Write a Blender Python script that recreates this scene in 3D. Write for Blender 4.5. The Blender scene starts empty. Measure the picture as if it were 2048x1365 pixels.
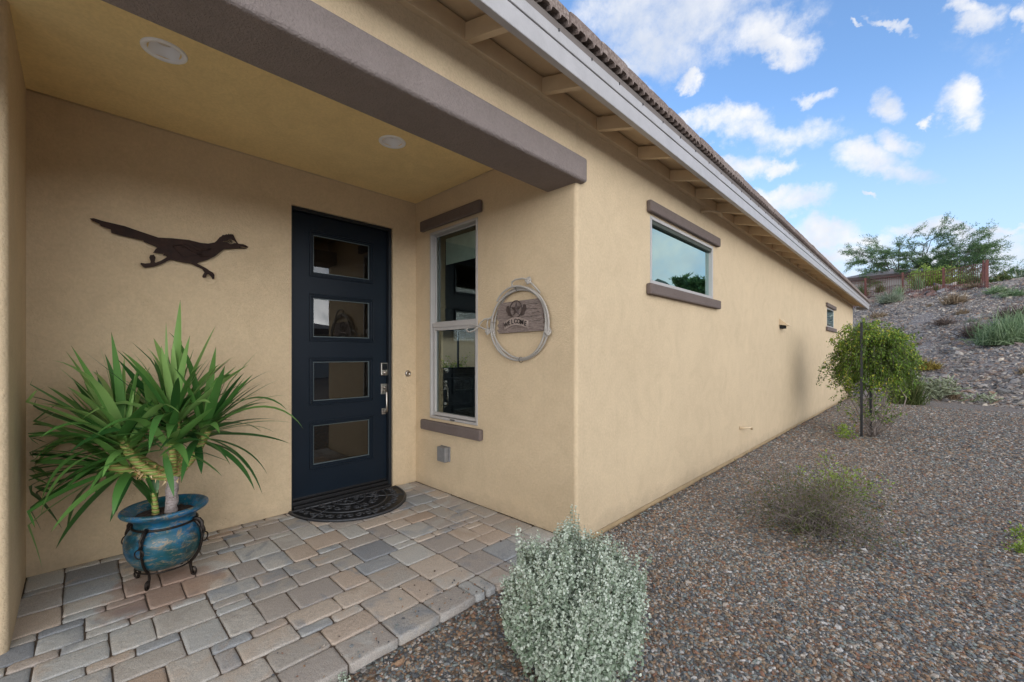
import bpy, bmesh, math, random
import numpy as np
from mathutils import Vector, Matrix
from mathutils.geometry import tessellate_polygon
RR = [(-2.377,2.149),(-2.359,2.155),(-2.319,2.147),(-2.216,2.137),(-2.145,2.119),(-2.047,2.096),(-1.969,2.106),(-1.879,2.112),(-1.812,2.104),(-1.768,2.107),(-1.729,2.123),(-1.715,2.14),(-1.697,2.169),(-1.686,2.177),(-1.679,2.189),(-1.668,2.189),(-1.656,2.198),(-1.648,2.196),(-1.642,2.206),(-1.634,2.2),(-1.625,2.209),(-1.62,2.201),(-1.614,2.209),(-1.604,2.187),(-1.59,2.157),(-1.578,2.142),(-1.547,2.144),(-1.527,2.138),(-1.512,2.128),(-1.518,2.121),(-1.547,2.124),(-1.564,2.123),(-1.566,2.116),(-1.518,2.118),(-1.523,2.113),(-1.566,2.107),(-1.604,2.099),(-1.642,2.09),(-1.67,2.084),(-1.697,2.055),(-1.724,2.024),(-1.768,1.99),(-1.82,1.964),(-1.833,1.951),(-1.812,1.943),(-1.777,1.925),(-1.758,1.911),(-1.737,1.9),(-1.729,1.883),(-1.731,1.856),(-1.742,1.852),(-1.746,1.865),(-1.764,1.884),(-1.775,1.882),(-1.781,1.86),(-1.799,1.856),(-1.803,1.866),(-1.79,1.896),(-1.803,1.916),(-1.837,1.932),(-1.871,1.947),(-1.913,1.946),(-1.961,1.954),(-1.977,1.958),(-2.001,1.942),(-2.032,1.917),(-2.07,1.894),(-2.085,1.89),(-2.115,1.879),(-2.126,1.886),(-2.139,1.901),(-2.137,1.911),(-2.115,1.909),(-2.089,1.916),(-2.087,1.929),(-2.094,1.952),(-2.089,1.97),(-2.07,1.976),(-2.061,1.958),(-2.066,1.927),(-2.061,1.923),(-2.032,1.942),(-2.001,1.971),(-2.009,1.978),(-2.023,1.979),(-2.018,1.99),(-2.074,1.988),(-2.063,2.012),(-2.051,2.026),(-2.078,2.039),(-2.119,2.051),(-2.126,2.061),(-2.202,2.068),(-2.258,2.076),(-2.279,2.081),(-2.282,2.101),(-2.326,2.113),(-2.334,2.125),(-2.365,2.137)]
HOLE = [(-1.681,2.139),(-1.66,2.15),(-1.646,2.152),(-1.64,2.162),(-1.623,2.166),(-1.606,2.159),(-1.591,2.144),(-1.606,2.141),(-1.616,2.134),(-1.631,2.129),(-1.642,2.135),(-1.656,2.141)]
WING = [(-1.971,2.059),(-1.957,2.071),(-1.937,2.08),(-1.871,2.09),(-1.833,2.086),(-1.803,2.074),(-1.796,2.057),(-1.803,2.042),(-1.837,2.015),(-1.904,1.991),(-1.921,1.994),(-1.937,2.014),(-1.957,2.036)]
EYE = (-1.63,2.147)
BOARD = [(-0.714,1.72),(-0.509,1.721),(-0.32,1.722),(-0.294,1.697),(-0.273,1.676),(-0.252,1.662),(-0.276,1.652),(-0.262,1.644),(-0.248,1.635),(-0.273,1.626),(-0.276,1.617),(-0.248,1.604),(-0.277,1.594),(-0.282,1.578),(-0.261,1.564),(-0.246,1.551),(-0.277,1.543),(-0.272,1.528),(-0.234,1.507),(-0.269,1.5),(-0.271,1.478),(-0.499,1.476),(-0.744,1.472),(-0.763,1.491),(-0.769,1.502),(-0.749,1.507),(-0.753,1.523),(-0.767,1.538),(-0.749,1.555),(-0.75,1.573),(-0.77,1.588),(-0.77,1.61),(-0.755,1.62),(-0.773,1.63),(-0.755,1.645),(-0.765,1.656),(-0.739,1.694)]
CLOUDS = [[[-0.3148,0.7315,0.6048],[4.67,1.533,-0.358],[6.629,-7.271,10.804]],[[-0.3449,0.7577,0.5541],[10.879,4.432,-0.332],[8.455,-8.982,16.29]],[[-0.3757,0.7025,0.6045],[8.689,4.15,-0.353],[7.843,-8.297,13.398]],[[-0.2841,0.7637,0.5797],[7.968,2.458,-0.358],[7.869,-8.513,13.665]],[[-0.1949,0.8122,0.5498],[16.558,3.389,-0.394],[9.118,-9.841,16.371]],[[-0.1783,0.8376,0.5164],[22.654,4.264,-0.339],[17.772,-18.801,34.931]],[[-0.3339,0.7543,0.5652],[12.431,4.992,-0.333],[11.63,-12.256,21.914]],[[-0.4193,0.7255,0.5458],[15.568,8.477,-0.302],[15.114,-15.701,31.271]],[[-0.3953,0.7791,0.4866],[28.775,14.034,-0.29],[12.775,-13.32,30.477]],[[-0.2999,0.8062,0.51],[40.028,14.34,-0.311],[24.672,-25.63,53.647]],[[-0.2644,0.8591,0.4383],[9.862,2.513,-0.253],[11.704,-12.583,29.64]],[[-0.1837,0.8997,0.396],[12.731,2.048,-0.245],[9.046,-9.887,24.593]],[[-0.3103,0.8342,0.4558],[16.453,5.594,-0.259],[16.959,-17.819,42.384]],[[-0.2576,0.8955,0.3629],[15.019,3.779,-0.211],[10.462,-11.221,33.042]],[[-0.1957,0.9191,0.3419],[32.211,6.298,-0.205],[16.156,-17.077,53.052]],[[-0.2885,0.8781,0.3816],[19.91,6.005,-0.216],[16.615,-17.492,50.777]],[[-0.1491,0.8833,0.4445],[41.849,6.48,-0.29],[25.82,-27.054,60.584]],[[-0.0487,0.9123,0.4066],[31.348,1.019,-0.301],[13.604,-14.632,32.512]],[[0.039,0.9232,0.3824],[29.062,-1.929,-0.302],[12.72,-13.861,29.95]],[[0.0072,0.9292,0.3696],[90.706,-1.369,-0.267],[40.959,-42.727,104.392]],[[-0.0651,0.9441,0.3231],[14.605,0.442,-0.202],[9.796,-10.831,30.93]],[[-0.0304,0.9388,0.3432],[27.799,0.289,-0.232],[13.631,-14.711,39.092]],[[-0.1843,0.9423,0.2793],[15.486,2.491,-0.16],[9.733,-10.575,39.356]],[[-0.2147,0.9301,0.2981],[18.346,3.696,-0.17],[12.076,-12.934,46.499]],[[0.0541,0.8832,0.4659],[35.372,-2.933,-0.415],[18.559,-19.947,33.546]],[[0.044,0.8711,0.4891],[47.867,-3.138,-0.41],[33.713,-35.561,58.026]],[[0.0952,0.8895,0.4469],[70.098,-8.367,-0.438],[29.26,-30.905,53.167]],[[-0.0334,0.8604,0.5086],[36.263,0.836,-0.341],[66.207,-69.211,118.161]],[[-0.0798,0.8525,0.5165],[104.786,9.2,-0.365],[88.435,-91.372,162.463]],[[-0.0683,0.9612,0.2671],[75.609,4.823,-0.152],[52.366,-54.405,205.937]],[[-0.2203,0.8839,0.4126],[9.681,1.888,-0.239],[12.085,-13.093,32.103]],[[-0.0495,0.9515,0.3037],[13.678,0.162,-0.182],[12.174,-13.396,40.713]],[[0.0276,0.9784,0.2047],[10.42,-0.819,-0.114],[14.546,-16.242,69.451]],[[-0.1337,0.9658,0.222],[15.654,1.63,-0.128],[7.457,-8.259,37.189]],[[-0.0981,0.9733,0.2075],[12.296,0.716,-0.116],[9.466,-10.488,49.521]],[[-0.1129,0.9774,0.1789],[11.019,0.753,-0.1],[7.187,-8.089,44.264]],[[0.0598,0.9761,0.2091],[12.493,-1.292,-0.114],[28.364,-30.983,127.961]],[[0.0756,0.9815,0.1761],[17.108,-1.862,-0.102],[9.986,-11.148,53.024]],[[-0.1433,0.9795,0.1417],[9.703,0.899,-0.082],[3.974,-4.672,31.563]],[[0.0278,0.9877,0.154],[8.231,-0.755,-0.089],[5.694,-6.778,36.744]],[[-0.2462,0.918,0.3108],[20.895,5.074,-0.171],[20.215,-21.296,76.173]]]

SC = bpy.context.scene
COL = SC.collection
# ---------------------------------------------------------------- camera
cd = bpy.data.cameras.new('camera'); cam = bpy.data.objects.new('camera', cd); COL.objects.link(cam)
cam.location = (1.743, -2.429, 1.30)
cam.rotation_euler = (math.radians(90), 0, math.radians(44.316))
cd.sensor_width = 36; cd.lens = 14.906; cd.shift_y = 0.01343
cd.clip_start = 0.02; cd.clip_end = 3000
SC.camera = cam
SC.view_settings.view_transform = 'Standard'; SC.view_settings.look = 'None'
SC.cycles.max_bounces = 12; SC.cycles.diffuse_bounces = 7
SC.view_settings.exposure = 1.22; SC.view_settings.gamma = 1
# ---------------------------------------------------------------- sun
SUN_DIR = Vector((0.88, -0.38, 0.27)).normalized()
sl = bpy.data.lights.new('sun', 'SUN'); sl.energy = 0.5; sl.angle = math.radians(52); sl.color = (1, .95, .88)
so = bpy.data.objects.new('sun', sl); COL.objects.link(so)
so.rotation_euler = SUN_DIR.to_track_quat('Z', 'Y').to_euler()
# ---------------------------------------------------------------- world: sky and clouds
W = bpy.data.worlds.new('World'); SC.world = W; W.use_nodes = True
nt = W.node_tree; nt.nodes.clear(); N = nt.nodes; L = nt.links
def M(nodes, links, op, a, b=None, c=None, clamp=False):
    n = nodes.new('ShaderNodeMath'); n.operation = op; n.use_clamp = clamp
    for i, v in enumerate((a, b, c)):
        if v is None: continue
        if isinstance(v, (int, float)): n.inputs[i].default_value = v
        else: links.new(v, n.inputs[i])
    return n.outputs[0]
def VM(nodes, links, op, a, b=None, out=0):
    n = nodes.new('ShaderNodeVectorMath'); n.operation = op
    for i, v in enumerate((a, b)):
        if v is None: continue
        if isinstance(v, (tuple, list, Vector)): n.inputs[i].default_value = tuple(v)
        elif isinstance(v, (int, float)): n.inputs['Scale'].default_value = v
        else: links.new(v, n.inputs[i])
    return n.outputs[out]
wm = lambda op, a, b=None, c=None, clamp=False: M(N, L, op, a, b, c, clamp)
tc = N.new('ShaderNodeTexCoord'); D = tc.outputs['Generated']
sky = N.new('ShaderNodeTexSky'); sky.sky_type = 'NISHITA'; sky.sun_disc = False
sky.sun_elevation = math.asin(SUN_DIR.z); sky.sun_rotation = math.atan2(SUN_DIR.x, SUN_DIR.y)
sky.air_density = 1.0; sky.dust_density = 0.6; sky.ozone_density = 2.0; sky.altitude = 600
def wnoise(vec, scale, detail, rough=.55):
    n = N.new('ShaderNodeTexNoise'); n.inputs['Scale'].default_value = scale; n.inputs['Detail'].default_value = detail
    n.inputs['Roughness'].default_value = rough; L.new(vec, n.inputs['Vector']); return n
w1 = wnoise(D, 11, 7, .62); w0 = wnoise(D, 4.5, 2)
off = VM(N, L, 'ADD', VM(N, L, 'SUBTRACT', w1.outputs['Color'], (.5, .5, .5)), VM(N, L, 'SUBTRACT', w0.outputs['Color'], (.5, .5, .5)))
offs = N.new('ShaderNodeVectorMath'); offs.operation = 'SCALE'; L.new(off, offs.inputs[0]); offs.inputs['Scale'].default_value = .105
D2 = VM(N, L, 'ADD', D, offs.outputs[0])
dens = None
for c, e1, e2 in CLOUDS:
    q = VM(N, L, 'SUBTRACT', D2, c)
    u = VM(N, L, 'DOT_PRODUCT', q, e1, 1); v = VM(N, L, 'DOT_PRODUCT', q, e2, 1)
    r2 = wm('ADD', wm('MULTIPLY', u, u), wm('MULTIPLY', v, v))
    w = wm('SUBTRACT', 1.0, r2)
    dens = w if dens is None else wm('MAXIMUM', dens, w)
dens = wm('MAXIMUM', dens, -1.6)
fb = wnoise(D, 15, 9, .66)
sxyz = N.new('ShaderNodeSeparateXYZ'); L.new(D, sxyz.inputs[0])
# far side of the sky: broken bright overcast over the camera's right and back
far = wm('ADD', wm('MULTIPLY', sxyz.outputs[0], 1.0), wm('MULTIPLY', sxyz.outputs[1], -.55))
big = wnoise(D, 2.6, 5)
over = wm('ADD', wm('MULTIPLY', wm('ADD', far, .33), 2.6), wm('MULTIPLY', wm('SUBTRACT', big.outputs[0], .5), 2.2))
over = wm('MINIMUM', over, 1.0)
dd = wm('MAXIMUM', dens, over)
dd = wm('ADD', dd, wm('MULTIPLY', wm('SUBTRACT', fb.outputs[0], .42), 2.5))
mr = N.new('ShaderNodeMapRange'); mr.interpolation_type = 'SMOOTHSTEP'
mr.inputs['From Min'].default_value = 0.0; mr.inputs['From Max'].default_value = 1.5
L.new(dd, mr.inputs[0]); mask = mr.outputs[0]
# cloud body colour: bright tops, grey-lilac undersides
sh = wnoise(VM(N, L, 'ADD', D, (0, 0, -.02)), 6, 4)
cr = N.new('ShaderNodeValToRGB'); L.new(sh.outputs[0], cr.inputs[0])
cr.color_ramp.elements[0].position = .36; cr.color_ramp.elements[0].color = (.30, .33, .39, 1)
cr.color_ramp.elements[1].position = .56; cr.color_ramp.elements[1].color = (.44, .44, .445, 1)
low = wm('POWER', 2.718, wm('MULTIPLY', wm('MAXIMUM', sxyz.outputs[2], 0), -9.0))      # added glow: unseen low cloud brightened to fill the porch with light
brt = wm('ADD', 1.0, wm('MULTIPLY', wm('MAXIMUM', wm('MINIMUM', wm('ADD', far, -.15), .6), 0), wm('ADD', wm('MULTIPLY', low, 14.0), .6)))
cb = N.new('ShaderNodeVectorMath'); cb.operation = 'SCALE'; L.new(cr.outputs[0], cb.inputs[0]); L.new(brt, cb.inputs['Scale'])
SKYK = 0.132
sk = N.new('ShaderNodeVectorMath'); sk.operation = 'SCALE'; tint = VM(N, L, 'MULTIPLY', sky.outputs[0], (.92, 1.02, 1.14)); L.new(tint, sk.inputs[0]); sk.inputs['Scale'].default_value = SKYK
# pale haze low on the horizon
hz = N.new('ShaderNodeMapRange'); hz.interpolation_type = 'SMOOTHSTEP'; L.new(sxyz.outputs[2], hz.inputs[0])
hz.inputs['From Min'].default_value = .0; hz.inputs['From Max'].default_value = .48
hz.inputs['To Min'].default_value = .85; hz.inputs['To Max'].default_value = 0
m0 = N.new('ShaderNodeMix'); m0.data_type = 'RGBA'; L.new(hz.outputs[0], m0.inputs[0]); L.new(sk.outputs[0], m0.inputs[6]); m0.inputs[7].default_value = (.28, .345, .41, 1)
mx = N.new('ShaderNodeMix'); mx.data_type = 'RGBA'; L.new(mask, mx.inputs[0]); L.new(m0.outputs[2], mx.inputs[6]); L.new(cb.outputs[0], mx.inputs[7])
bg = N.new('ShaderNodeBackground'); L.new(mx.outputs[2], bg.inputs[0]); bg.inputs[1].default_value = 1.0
wo = N.new('ShaderNodeOutputWorld'); L.new(bg.outputs[0], wo.inputs[0])
# ---------------------------------------------------------------- helpers
def tag(o, label=None, cat=None, group=None, kind=None):
    if label: o['label'] = label
    if cat: o['category'] = cat
    if group: o['group'] = group
    if kind: o['kind'] = kind
    return o
def thing(name, label, cat, loc=(0, 0, 0), group=None):
    o = bpy.data.objects.new(name, None); COL.objects.link(o); o.location = loc; o.empty_display_size = .1
    return tag(o, label, cat, group)
def put(name, me, mat, parent=None):
    o = bpy.data.objects.new(name, me); COL.objects.link(o)
    if mat is not None: me.materials.append(mat)
    if parent is not None:
        o.parent = parent
        if parent.type == 'EMPTY': o.location = -Vector(parent.location)
    return o
class MB:
    def __init__(s): s.v = []; s.f = []; s.sm = []; s.a = []
    def add(s, vs, fs, smooth=False, tone=0.5):
        b = len(s.v); s.v += [tuple(p) for p in vs]; s.a += [tone] * len(vs)
        s.f += [tuple(b + i for i in f) for f in fs]; s.sm += [smooth] * len(fs)
    def box(s, lo, hi, tone=.5):
        x0, y0, z0 = lo; x1, y1, z1 = hi
        s.add([(x0,y0,z0),(x1,y0,z0),(x1,y1,z0),(x0,y1,z0),(x0,y0,z1),(x1,y0,z1),(x1,y1,z1),(x0,y1,z1)],
              [(0,3,2,1),(4,5,6,7),(0,1,5,4),(1,2,6,5),(2,3,7,6),(3,0,4,7)], tone=tone)
    def prism(s, poly, fn, d0, d1, holes=(), tone=.5):
        """poly of (a,b) points; fn(a,b,d)->xyz; thickness between d0 and d1"""
        loops = [list(poly)] + [list(h) for h in holes]
        flat = [p for l in loops for p in l]
        tris = tessellate_polygon([[Vector((p[0], p[1], 0)) for p in l] for l in loops])
        n = len(flat)
        vs = [fn(a, b, d0) for a, b in flat] + [fn(a, b, d1) for a, b in flat]
        fs = [tuple(t) for t in tris] + [tuple(n + i for i in reversed(t)) for t in tris]
        k = 0
        for l in loops:
            m = len(l)
            for i in range(m):
                j = (i + 1) % m; fs.append((k+i, k+j, n+k+j, n+k+i))
            k += m
        s.add(vs, fs, tone=tone)
    def tube(s, pts, r, n=8, cap=True, tone=.5, closed=False, flat=None):
        P = [Vector(p) for p in pts]; m = len(P)
        R = r if isinstance(r, (list, tuple)) else [r] * m
        vs = []; up = None
        for i, p in enumerate(P):
            if closed: t = P[(i+1) % m] - P[i-1]
            else: t = P[min(i+1, m-1)] - P[max(i-1, 0)]
            if t.length < 1e-9: t = Vector((0, 0, 1))
            t.normalize()
            if up is None:
                up = Vector((0, 0, 1)) if abs(t.z) < .9 else Vector((1, 0, 0))
            a = up - t * up.dot(t)
            if a.length < 1e-6: a = t.orthogonal()
            a.normalize(); b = t.cross(a); up = a
            for k in range(n):
                th = 2 * math.pi * k / n
                ca, sa = math.cos(th) * R[i], math.sin(th) * R[i]
                if flat: ca *= flat
                vs.append(p + a * ca + b * sa)
        fs = []
        for i in range(m if closed else m - 1):
            j = (i + 1) % m
            for k in range(n):
                l = (k + 1) % n; fs.append((i*n+k, i*n+l, j*n+l, j*n+k))
        if cap and not closed:
            fs.append(tuple(range(n-1, -1, -1))); fs.append(tuple((m-1)*n + k for k in range(n)))
        s.add(vs, fs, smooth=True, tone=tone)
    def lathe(s, c, prof, n=32, fn=None, tone=.5, closed=False):
        vs = []
        for r, z in prof:
            for k in range(n):
                th = 2 * math.pi * k / n; p = (r * math.cos(th), r * math.sin(th), z)
                if fn: p = fn(p)
                vs.append((c[0]+p[0], c[1]+p[1], c[2]+p[2]))
        fs = []; m = len(prof)
        for i in range(m if closed else m - 1):
            j = (i + 1) % m
            for k in range(n):
                l = (k + 1) % n; fs.append((i*n+k, i*n+l, j*n+l, j*n+k))
        s.add(vs, fs, smooth=True, tone=tone)
    def build(s, name, mat, parent=None, bevel=0, seg=2, recalc=True, smooth=None, angle=.6):
        me = bpy.data.meshes.new(name); me.from_pydata(s.v, [], s.f)
        at = me.attributes.new('tone', 'FLOAT', 'POINT'); at.data.foreach_set('value', s.a)
        me.polygons.foreach_set('use_smooth', s.sm if smooth is None else [smooth] * len(s.f))
        if recalc:
            bm = bmesh.new(); bm.from_mesh(me); bmesh.ops.recalc_face_normals(bm, faces=bm.faces); bm.to_mesh(me); bm.free()
        o = put(name, me, mat, parent)
        if bevel:
            b = o.modifiers.new('bevel', 'BEVEL'); b.width = bevel; b.segments = seg; b.limit_method = 'ANGLE'; b.angle_limit = angle
            b.harden_normals = False
        return o
def npmesh(name, V, F, mat, tone=None, parent=None, smooth=False):
    """V (n,3) floats, F (m,k) ints of equal size"""
    me = bpy.data.meshes.new(name); V = np.asarray(V, dtype=np.float32); F = np.asarray(F, dtype=np.int32)
    k = F.shape[1]
    me.vertices.add(len(V)); me.vertices.foreach_set('co', V.ravel())
    me.loops.add(F.size); me.loops.foreach_set('vertex_index', F.ravel())
    me.polygons.add(len(F)); me.polygons.foreach_set('loop_start', np.arange(0, F.size, k, dtype=np.int32))
    try: me.polygons.foreach_set('loop_total', np.full(len(F), k, dtype=np.int32))
    except Exception: pass
    me.polygons.foreach_set('use_smooth', np.full(len(F), smooth, dtype=bool))
    me.update(calc_edges=True)
    if tone is not None:
        at = me.attributes.new('tone', 'FLOAT', 'POINT'); at.data.foreach_set('value', np.asarray(tone, dtype=np.float32))
    me.validate()
    return put(name, me, mat, parent)
# ---------------------------------------------------------------- materials
class NM:
    def __init__(s, name):
        s.m = bpy.data.materials.new(name); s.m.use_nodes = True; s.t = s.m.node_tree; s.N = s.t.nodes; s.L = s.t.links
        s.b = s.N['Principled BSDF']; s.co = s.N.new('ShaderNodeTexCoord').outputs['Object']
    def noise(s, scale, detail=4, rough=.55, vec=None, dist=0):
        n = s.N.new('ShaderNodeTexNoise'); n.inputs['Scale'].default_value = scale; n.inputs['Detail'].default_value = detail
        n.inputs['Roughness'].default_value = rough; n.inputs['Distortion'].default_value = dist; s.L.new(vec or s.co, n.inputs['Vector']); return n
    def voro(s, scale, feature='F1', vec=None, rnd=1):
        n = s.N.new('ShaderNodeTexVoronoi'); n.feature = feature; n.inputs['Scale'].default_value = scale
        n.inputs['Randomness'].default_value = rnd; s.L.new(vec or s.co, n.inputs['Vector']); return n
    def ramp(s, fac, stops, interp='LINEAR'):
        n = s.N.new('ShaderNodeValToRGB'); n.color_ramp.interpolation = interp; e = n.color_ramp.elements
        while len(e) < len(stops): e.new(.5)
        for i, (p, c) in enumerate(stops):
            e[i].position = p; e[i].color = tuple(c) + (1,) if len(c) == 3 else c
        s.L.new(fac, n.inputs[0]); return n.outputs[0]
    def mix(s, f, a, b, mode='MIX'):
        n = s.N.new('ShaderNodeMix'); n.data_type = 'RGBA'; n.blend_type = mode
        for i, v in ((0, f), (6, a), (7, b)):
            if isinstance(v, (int, float)): n.inputs[i].default_value = v
            elif isinstance(v, (tuple, list)): n.inputs[i].default_value = tuple(v) + (1,) if len(v) == 3 else tuple(v)
            else: s.L.new(v, n.inputs[i])
        return n.outputs[2]
    def math(s, op, a, b=None, c=None, clamp=False): return M(s.N, s.L, op, a, b, c, clamp)
    def attr(s, name='tone'):
        n = s.N.new('ShaderNodeAttribute'); n.attribute_name = name; return n.outputs['Fac']
    def stretch(s, sc):
        n = s.N.new('ShaderNodeMapping'); n.inputs['Scale'].default_value = sc; s.L.new(s.co, n.inputs[0]); return n.outputs[0]
    def bump(s, h, strength=.5, dist=.01, prev=None):
        n = s.N.new('ShaderNodeBump'); n.inputs['Strength'].default_value = strength; n.inputs['Distance'].default_value = dist
        s.L.new(h, n.inputs['Height'])
        if prev is not None: s.L.new(prev, n.inputs['Normal'])
        s.L.new(n.outputs[0], s.b.inputs['Normal']); return n.outputs[0]
    def col(s, c):
        if isinstance(c, (tuple, list)): s.b.inputs['Base Color'].default_value = tuple(c) + (1,)
        else: s.L.new(c, s.b.inputs['Base Color'])
        return s
    def set(s, **k):
        for a, v in k.items():
            i = s.b.inputs[a.replace('_', ' ')]
            if isinstance(v, (int, float)): i.default_value = v
            else: s.L.new(v, i)
        return s
def plain(name, c, rough=.6, metal=0, var=.12, scale=8, bump=0, bscale=60, spec=.5):
    m = NM(name); n = m.noise(scale, 5)
    lo = tuple(x * (1 - var) for x in c); hi = tuple(min(1, x * (1 + var)) for x in c)
    m.col(m.ramp(n.outputs[0], [(.3, lo), (.7, hi)])).set(Roughness=rough, Metallic=metal, Specular_IOR_Level=spec)
    if bump: m.bump(m.noise(bscale, 4).outputs[0], bump, .004)
    return m.m
def stucco(name, c, bs=1.0):
    m = NM(name)
    big = m.noise(1.1, 4); fine = m.noise(55, 3)
    a = m.ramp(big.outputs[0], [(.3, tuple(x*.95 for x in c)), (.7, tuple(min(1, x*1.04) for x in c))])
    b = m.mix(.35, a, m.ramp(fine.outputs[0], [(.35, tuple(x*.86 for x in c)), (.65, tuple(min(1, x*1.1) for x in c))]))
    pt = m.noise(3.2, 5, .6, dist=1.5); b = m.mix(1.0, b, m.ramp(pt.outputs[0], [(.32, (.945,.94,.93)), (.52, (1,1,1)), (.70, (1.035,1.035,1.03))]), 'MULTIPLY')
    sp = m.N.new('ShaderNodeSeparateXYZ'); m.L.new(m.co, sp.inputs[0])
    dz = m.math('ADD', sp.outputs[2], m.math('MULTIPLY', m.noise(7, 5, .7).outputs[0], .28))
    b = m.mix(m.ramp(dz, [(.10, (.42,.42,.42)), (.26, (0,0,0))]), b, (.30, .235, .165))
    dr = m.N.new('ShaderNodeMapping'); dr.inputs['Scale'].default_value = (9, 9, .55); m.L.new(m.co, dr.inputs[0])
    b = m.mix(m.ramp(m.noise(1, 4, .6, dr.outputs[0]).outputs[0], [(.60, (0,0,0)), (.78, (.16,.16,.16))]), b, tuple(x*.72 for x in c))
    m.col(b).set(Roughness=.93, Specular_IOR_Level=.25)
    g = m.noise(120, 3, .6, dist=.6); v = m.voro(95, 'SMOOTH_F1')
    h = m.math('ADD', m.math('MULTIPLY', g.outputs[0], 1.0), m.math('MULTIPLY', v.outputs['Distance'], .6))
    b0 = m.bump(m.noise(9, 4, .6).outputs[0], .30 * bs, .012); m.bump(h, .62 * bs, .006, b0)
    return m.m
def leafmat(name, stops, rough=.5, trans=.25, spec=.4):
    m = NM(name); a = m.attr()
    n = m.noise(30, 2)
    f = m.math('ADD', a, m.math('MULTIPLY', m.math('SUBTRACT', n.outputs[0], .5), .25), clamp=True)
    c = m.ramp(f, stops); m.col(c).set(Roughness=rough, Specular_IOR_Level=spec)
    tr = m.N.new('ShaderNodeBsdfTranslucent'); m.L.new(c, tr.inputs[0])
    ms = m.N.new('ShaderNodeMixShader'); ms.inputs[0].default_value = trans
    m.L.new(m.b.outputs[0], ms.inputs[1]); m.L.new(tr.outputs[0], ms.inputs[2]); m.L.new(ms.outputs[0], m.N['Material Output'].inputs[0])
    return m.m
def glassmat(name, tint, refl, base):
    m = NM(name); m.N.remove(m.b)
    t = m.N.new('ShaderNodeBsdfTransparent'); t.inputs[0].default_value = tint + (1,)
    g = m.N.new('ShaderNodeBsdfGlossy'); g.inputs[0].default_value = refl + (1,); g.inputs['Roughness'].default_value = .012
    fr = m.N.new('ShaderNodeFresnel'); fr.inputs[0].default_value = 1.5
    w = m.noise(1.3, 2); bp = m.N.new('ShaderNodeBump'); bp.inputs['Strength'].default_value = .05; bp.inputs['Distance'].default_value = .02
    m.L.new(w.outputs[0], bp.inputs['Height']); m.L.new(bp.outputs[0], g.inputs['Normal'])
    f = m.math('ADD', fr.outputs[0], base, clamp=True)
    ms = m.N.new('ShaderNodeMixShader'); m.L.new(f, ms.inputs[0]); m.L.new(t.outputs[0], ms.inputs[1]); m.L.new(g.outputs[0], ms.inputs[2])
    m.L.new(ms.outputs[0], m.N['Material Output'].inputs[0]); return m.m
WALLC = (.63, .495, .325)
mWall = stucco('stucco_tan', WALLC)
mCeil = stucco('stucco_ceiling', (.86, .67, .34), .35)  # wall paint lightened and yellowed, bounced light put into the colour
mTrim = stucco('stucco_taupe', (.25, .21, .195), 1.4)
mTrimD = stucco('stucco_taupe_dark', (.165, .130, .116), 1.2)
mWood = plain('painted_wood_tan', (.60, .465, .30), .7, var=.06, bump=.15, bscale=40)
mFascia = plain('painted_fascia', (.41, .395, .395), .42, var=.07, bump=.25, bscale=90)
mFascia2 = plain('painted_fascia_dark', (.155, .13, .115), .6, var=.1)
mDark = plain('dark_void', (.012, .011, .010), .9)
mVinyl = plain('window_vinyl', (.44, .415, .395), .4, var=.04)
mDoor = plain('door_paint_navy', (.0052, .011, .0195), .42, var=.10, scale=3, spec=.25)
mDoorFr = plain('door_frame_navy', (.008, .011, .016), .5)
mBlack = plain('black_metal', (.010, .010, .011), .45)
mNickel = plain('brushed_nickel', (.42, .38, .34), .32, metal=1, var=.06)
mIron = plain('wrought_iron', (.030, .024, .020), .45, metal=.7, var=.3, scale=40, bump=.3)
mGlassDoor = glassmat('door_glass', (.55, .52, .47), (.85, .85, .84), .05)
mGlassWin = glassmat('window_glass', (.72, .82, .78), (.80, .95, .92), .12)
mGlassSky = glassmat('window_glass_coated', (.35, .45, .42), (.66, .88, .86), .52)
# ================================================================ THE HOUSE
XW = -2.01                       # door wall plane
house = thing('house', 'tan stucco house with taupe trim, recessed porch and long side wall under open eaves', 'house', (-1.0, 4.0, 0))
def wall_face(mb, p0, p1, z0, z1, ops=(), depth=.09, nrm=None):
    """vertical rectangle from p0 to p1 with rectangular openings (u0,u1,za,zb) whose reveals run back by depth along -nrm"""
    p0 = Vector(p0 + (0,)); p1 = Vector(p1 + (0,)); L_ = (p1 - p0).length; d = (p1 - p0) / L_
    us = sorted({0, L_, *[o[0] for o in ops], *[o[1] for o in ops]}); zs = sorted({z0, z1, *[o[2] for o in ops], *[o[3] for o in ops]})
    P = lambda u, z, k=0: tuple(p0 + d * u + Vector((0, 0, z)) - Vector(nrm) * k)
    for i in range(len(us)-1):
        for j in range(len(zs)-1):
            uc, zc = (us[i]+us[i+1])/2, (zs[j]+zs[j+1])/2
            if any(o[0] < uc < o[1] and o[2] < zc < o[3] for o in ops): continue
            mb.add([P(us[i], zs[j]), P(us[i+1], zs[j]), P(us[i+1], zs[j+1]), P(us[i], zs[j+1])], [(0,1,2,3)])
    for a, b, c, e in ops:
        q = [(a, c), (b, c), (b, e), (a, e)]
        for i in range(4):
            s_, t_ = q[i], q[(i+1) % 4]
            mb.add([P(*s_), P(*t_), P(*t_, depth), P(*s_, depth)], [(0,1,2,3)])
wl = MB(); RC = .028
ZT = 3.06
wall_face(wl, (XW, 0.0), (-RC, 0.0), 0.0, ZT, [(-1.76-XW, -1.043-XW, .68, 2.50)], .10, (0, -1, 0))
wall_face(wl, (0.0, RC), (0.0, 15.6), -.004, ZT, [(1.10-RC, 2.645-RC, 1.93, 2.535), (10.42-RC, 11.50-RC, 1.99, 2.47)], .07, (1, 0, 0))
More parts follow.
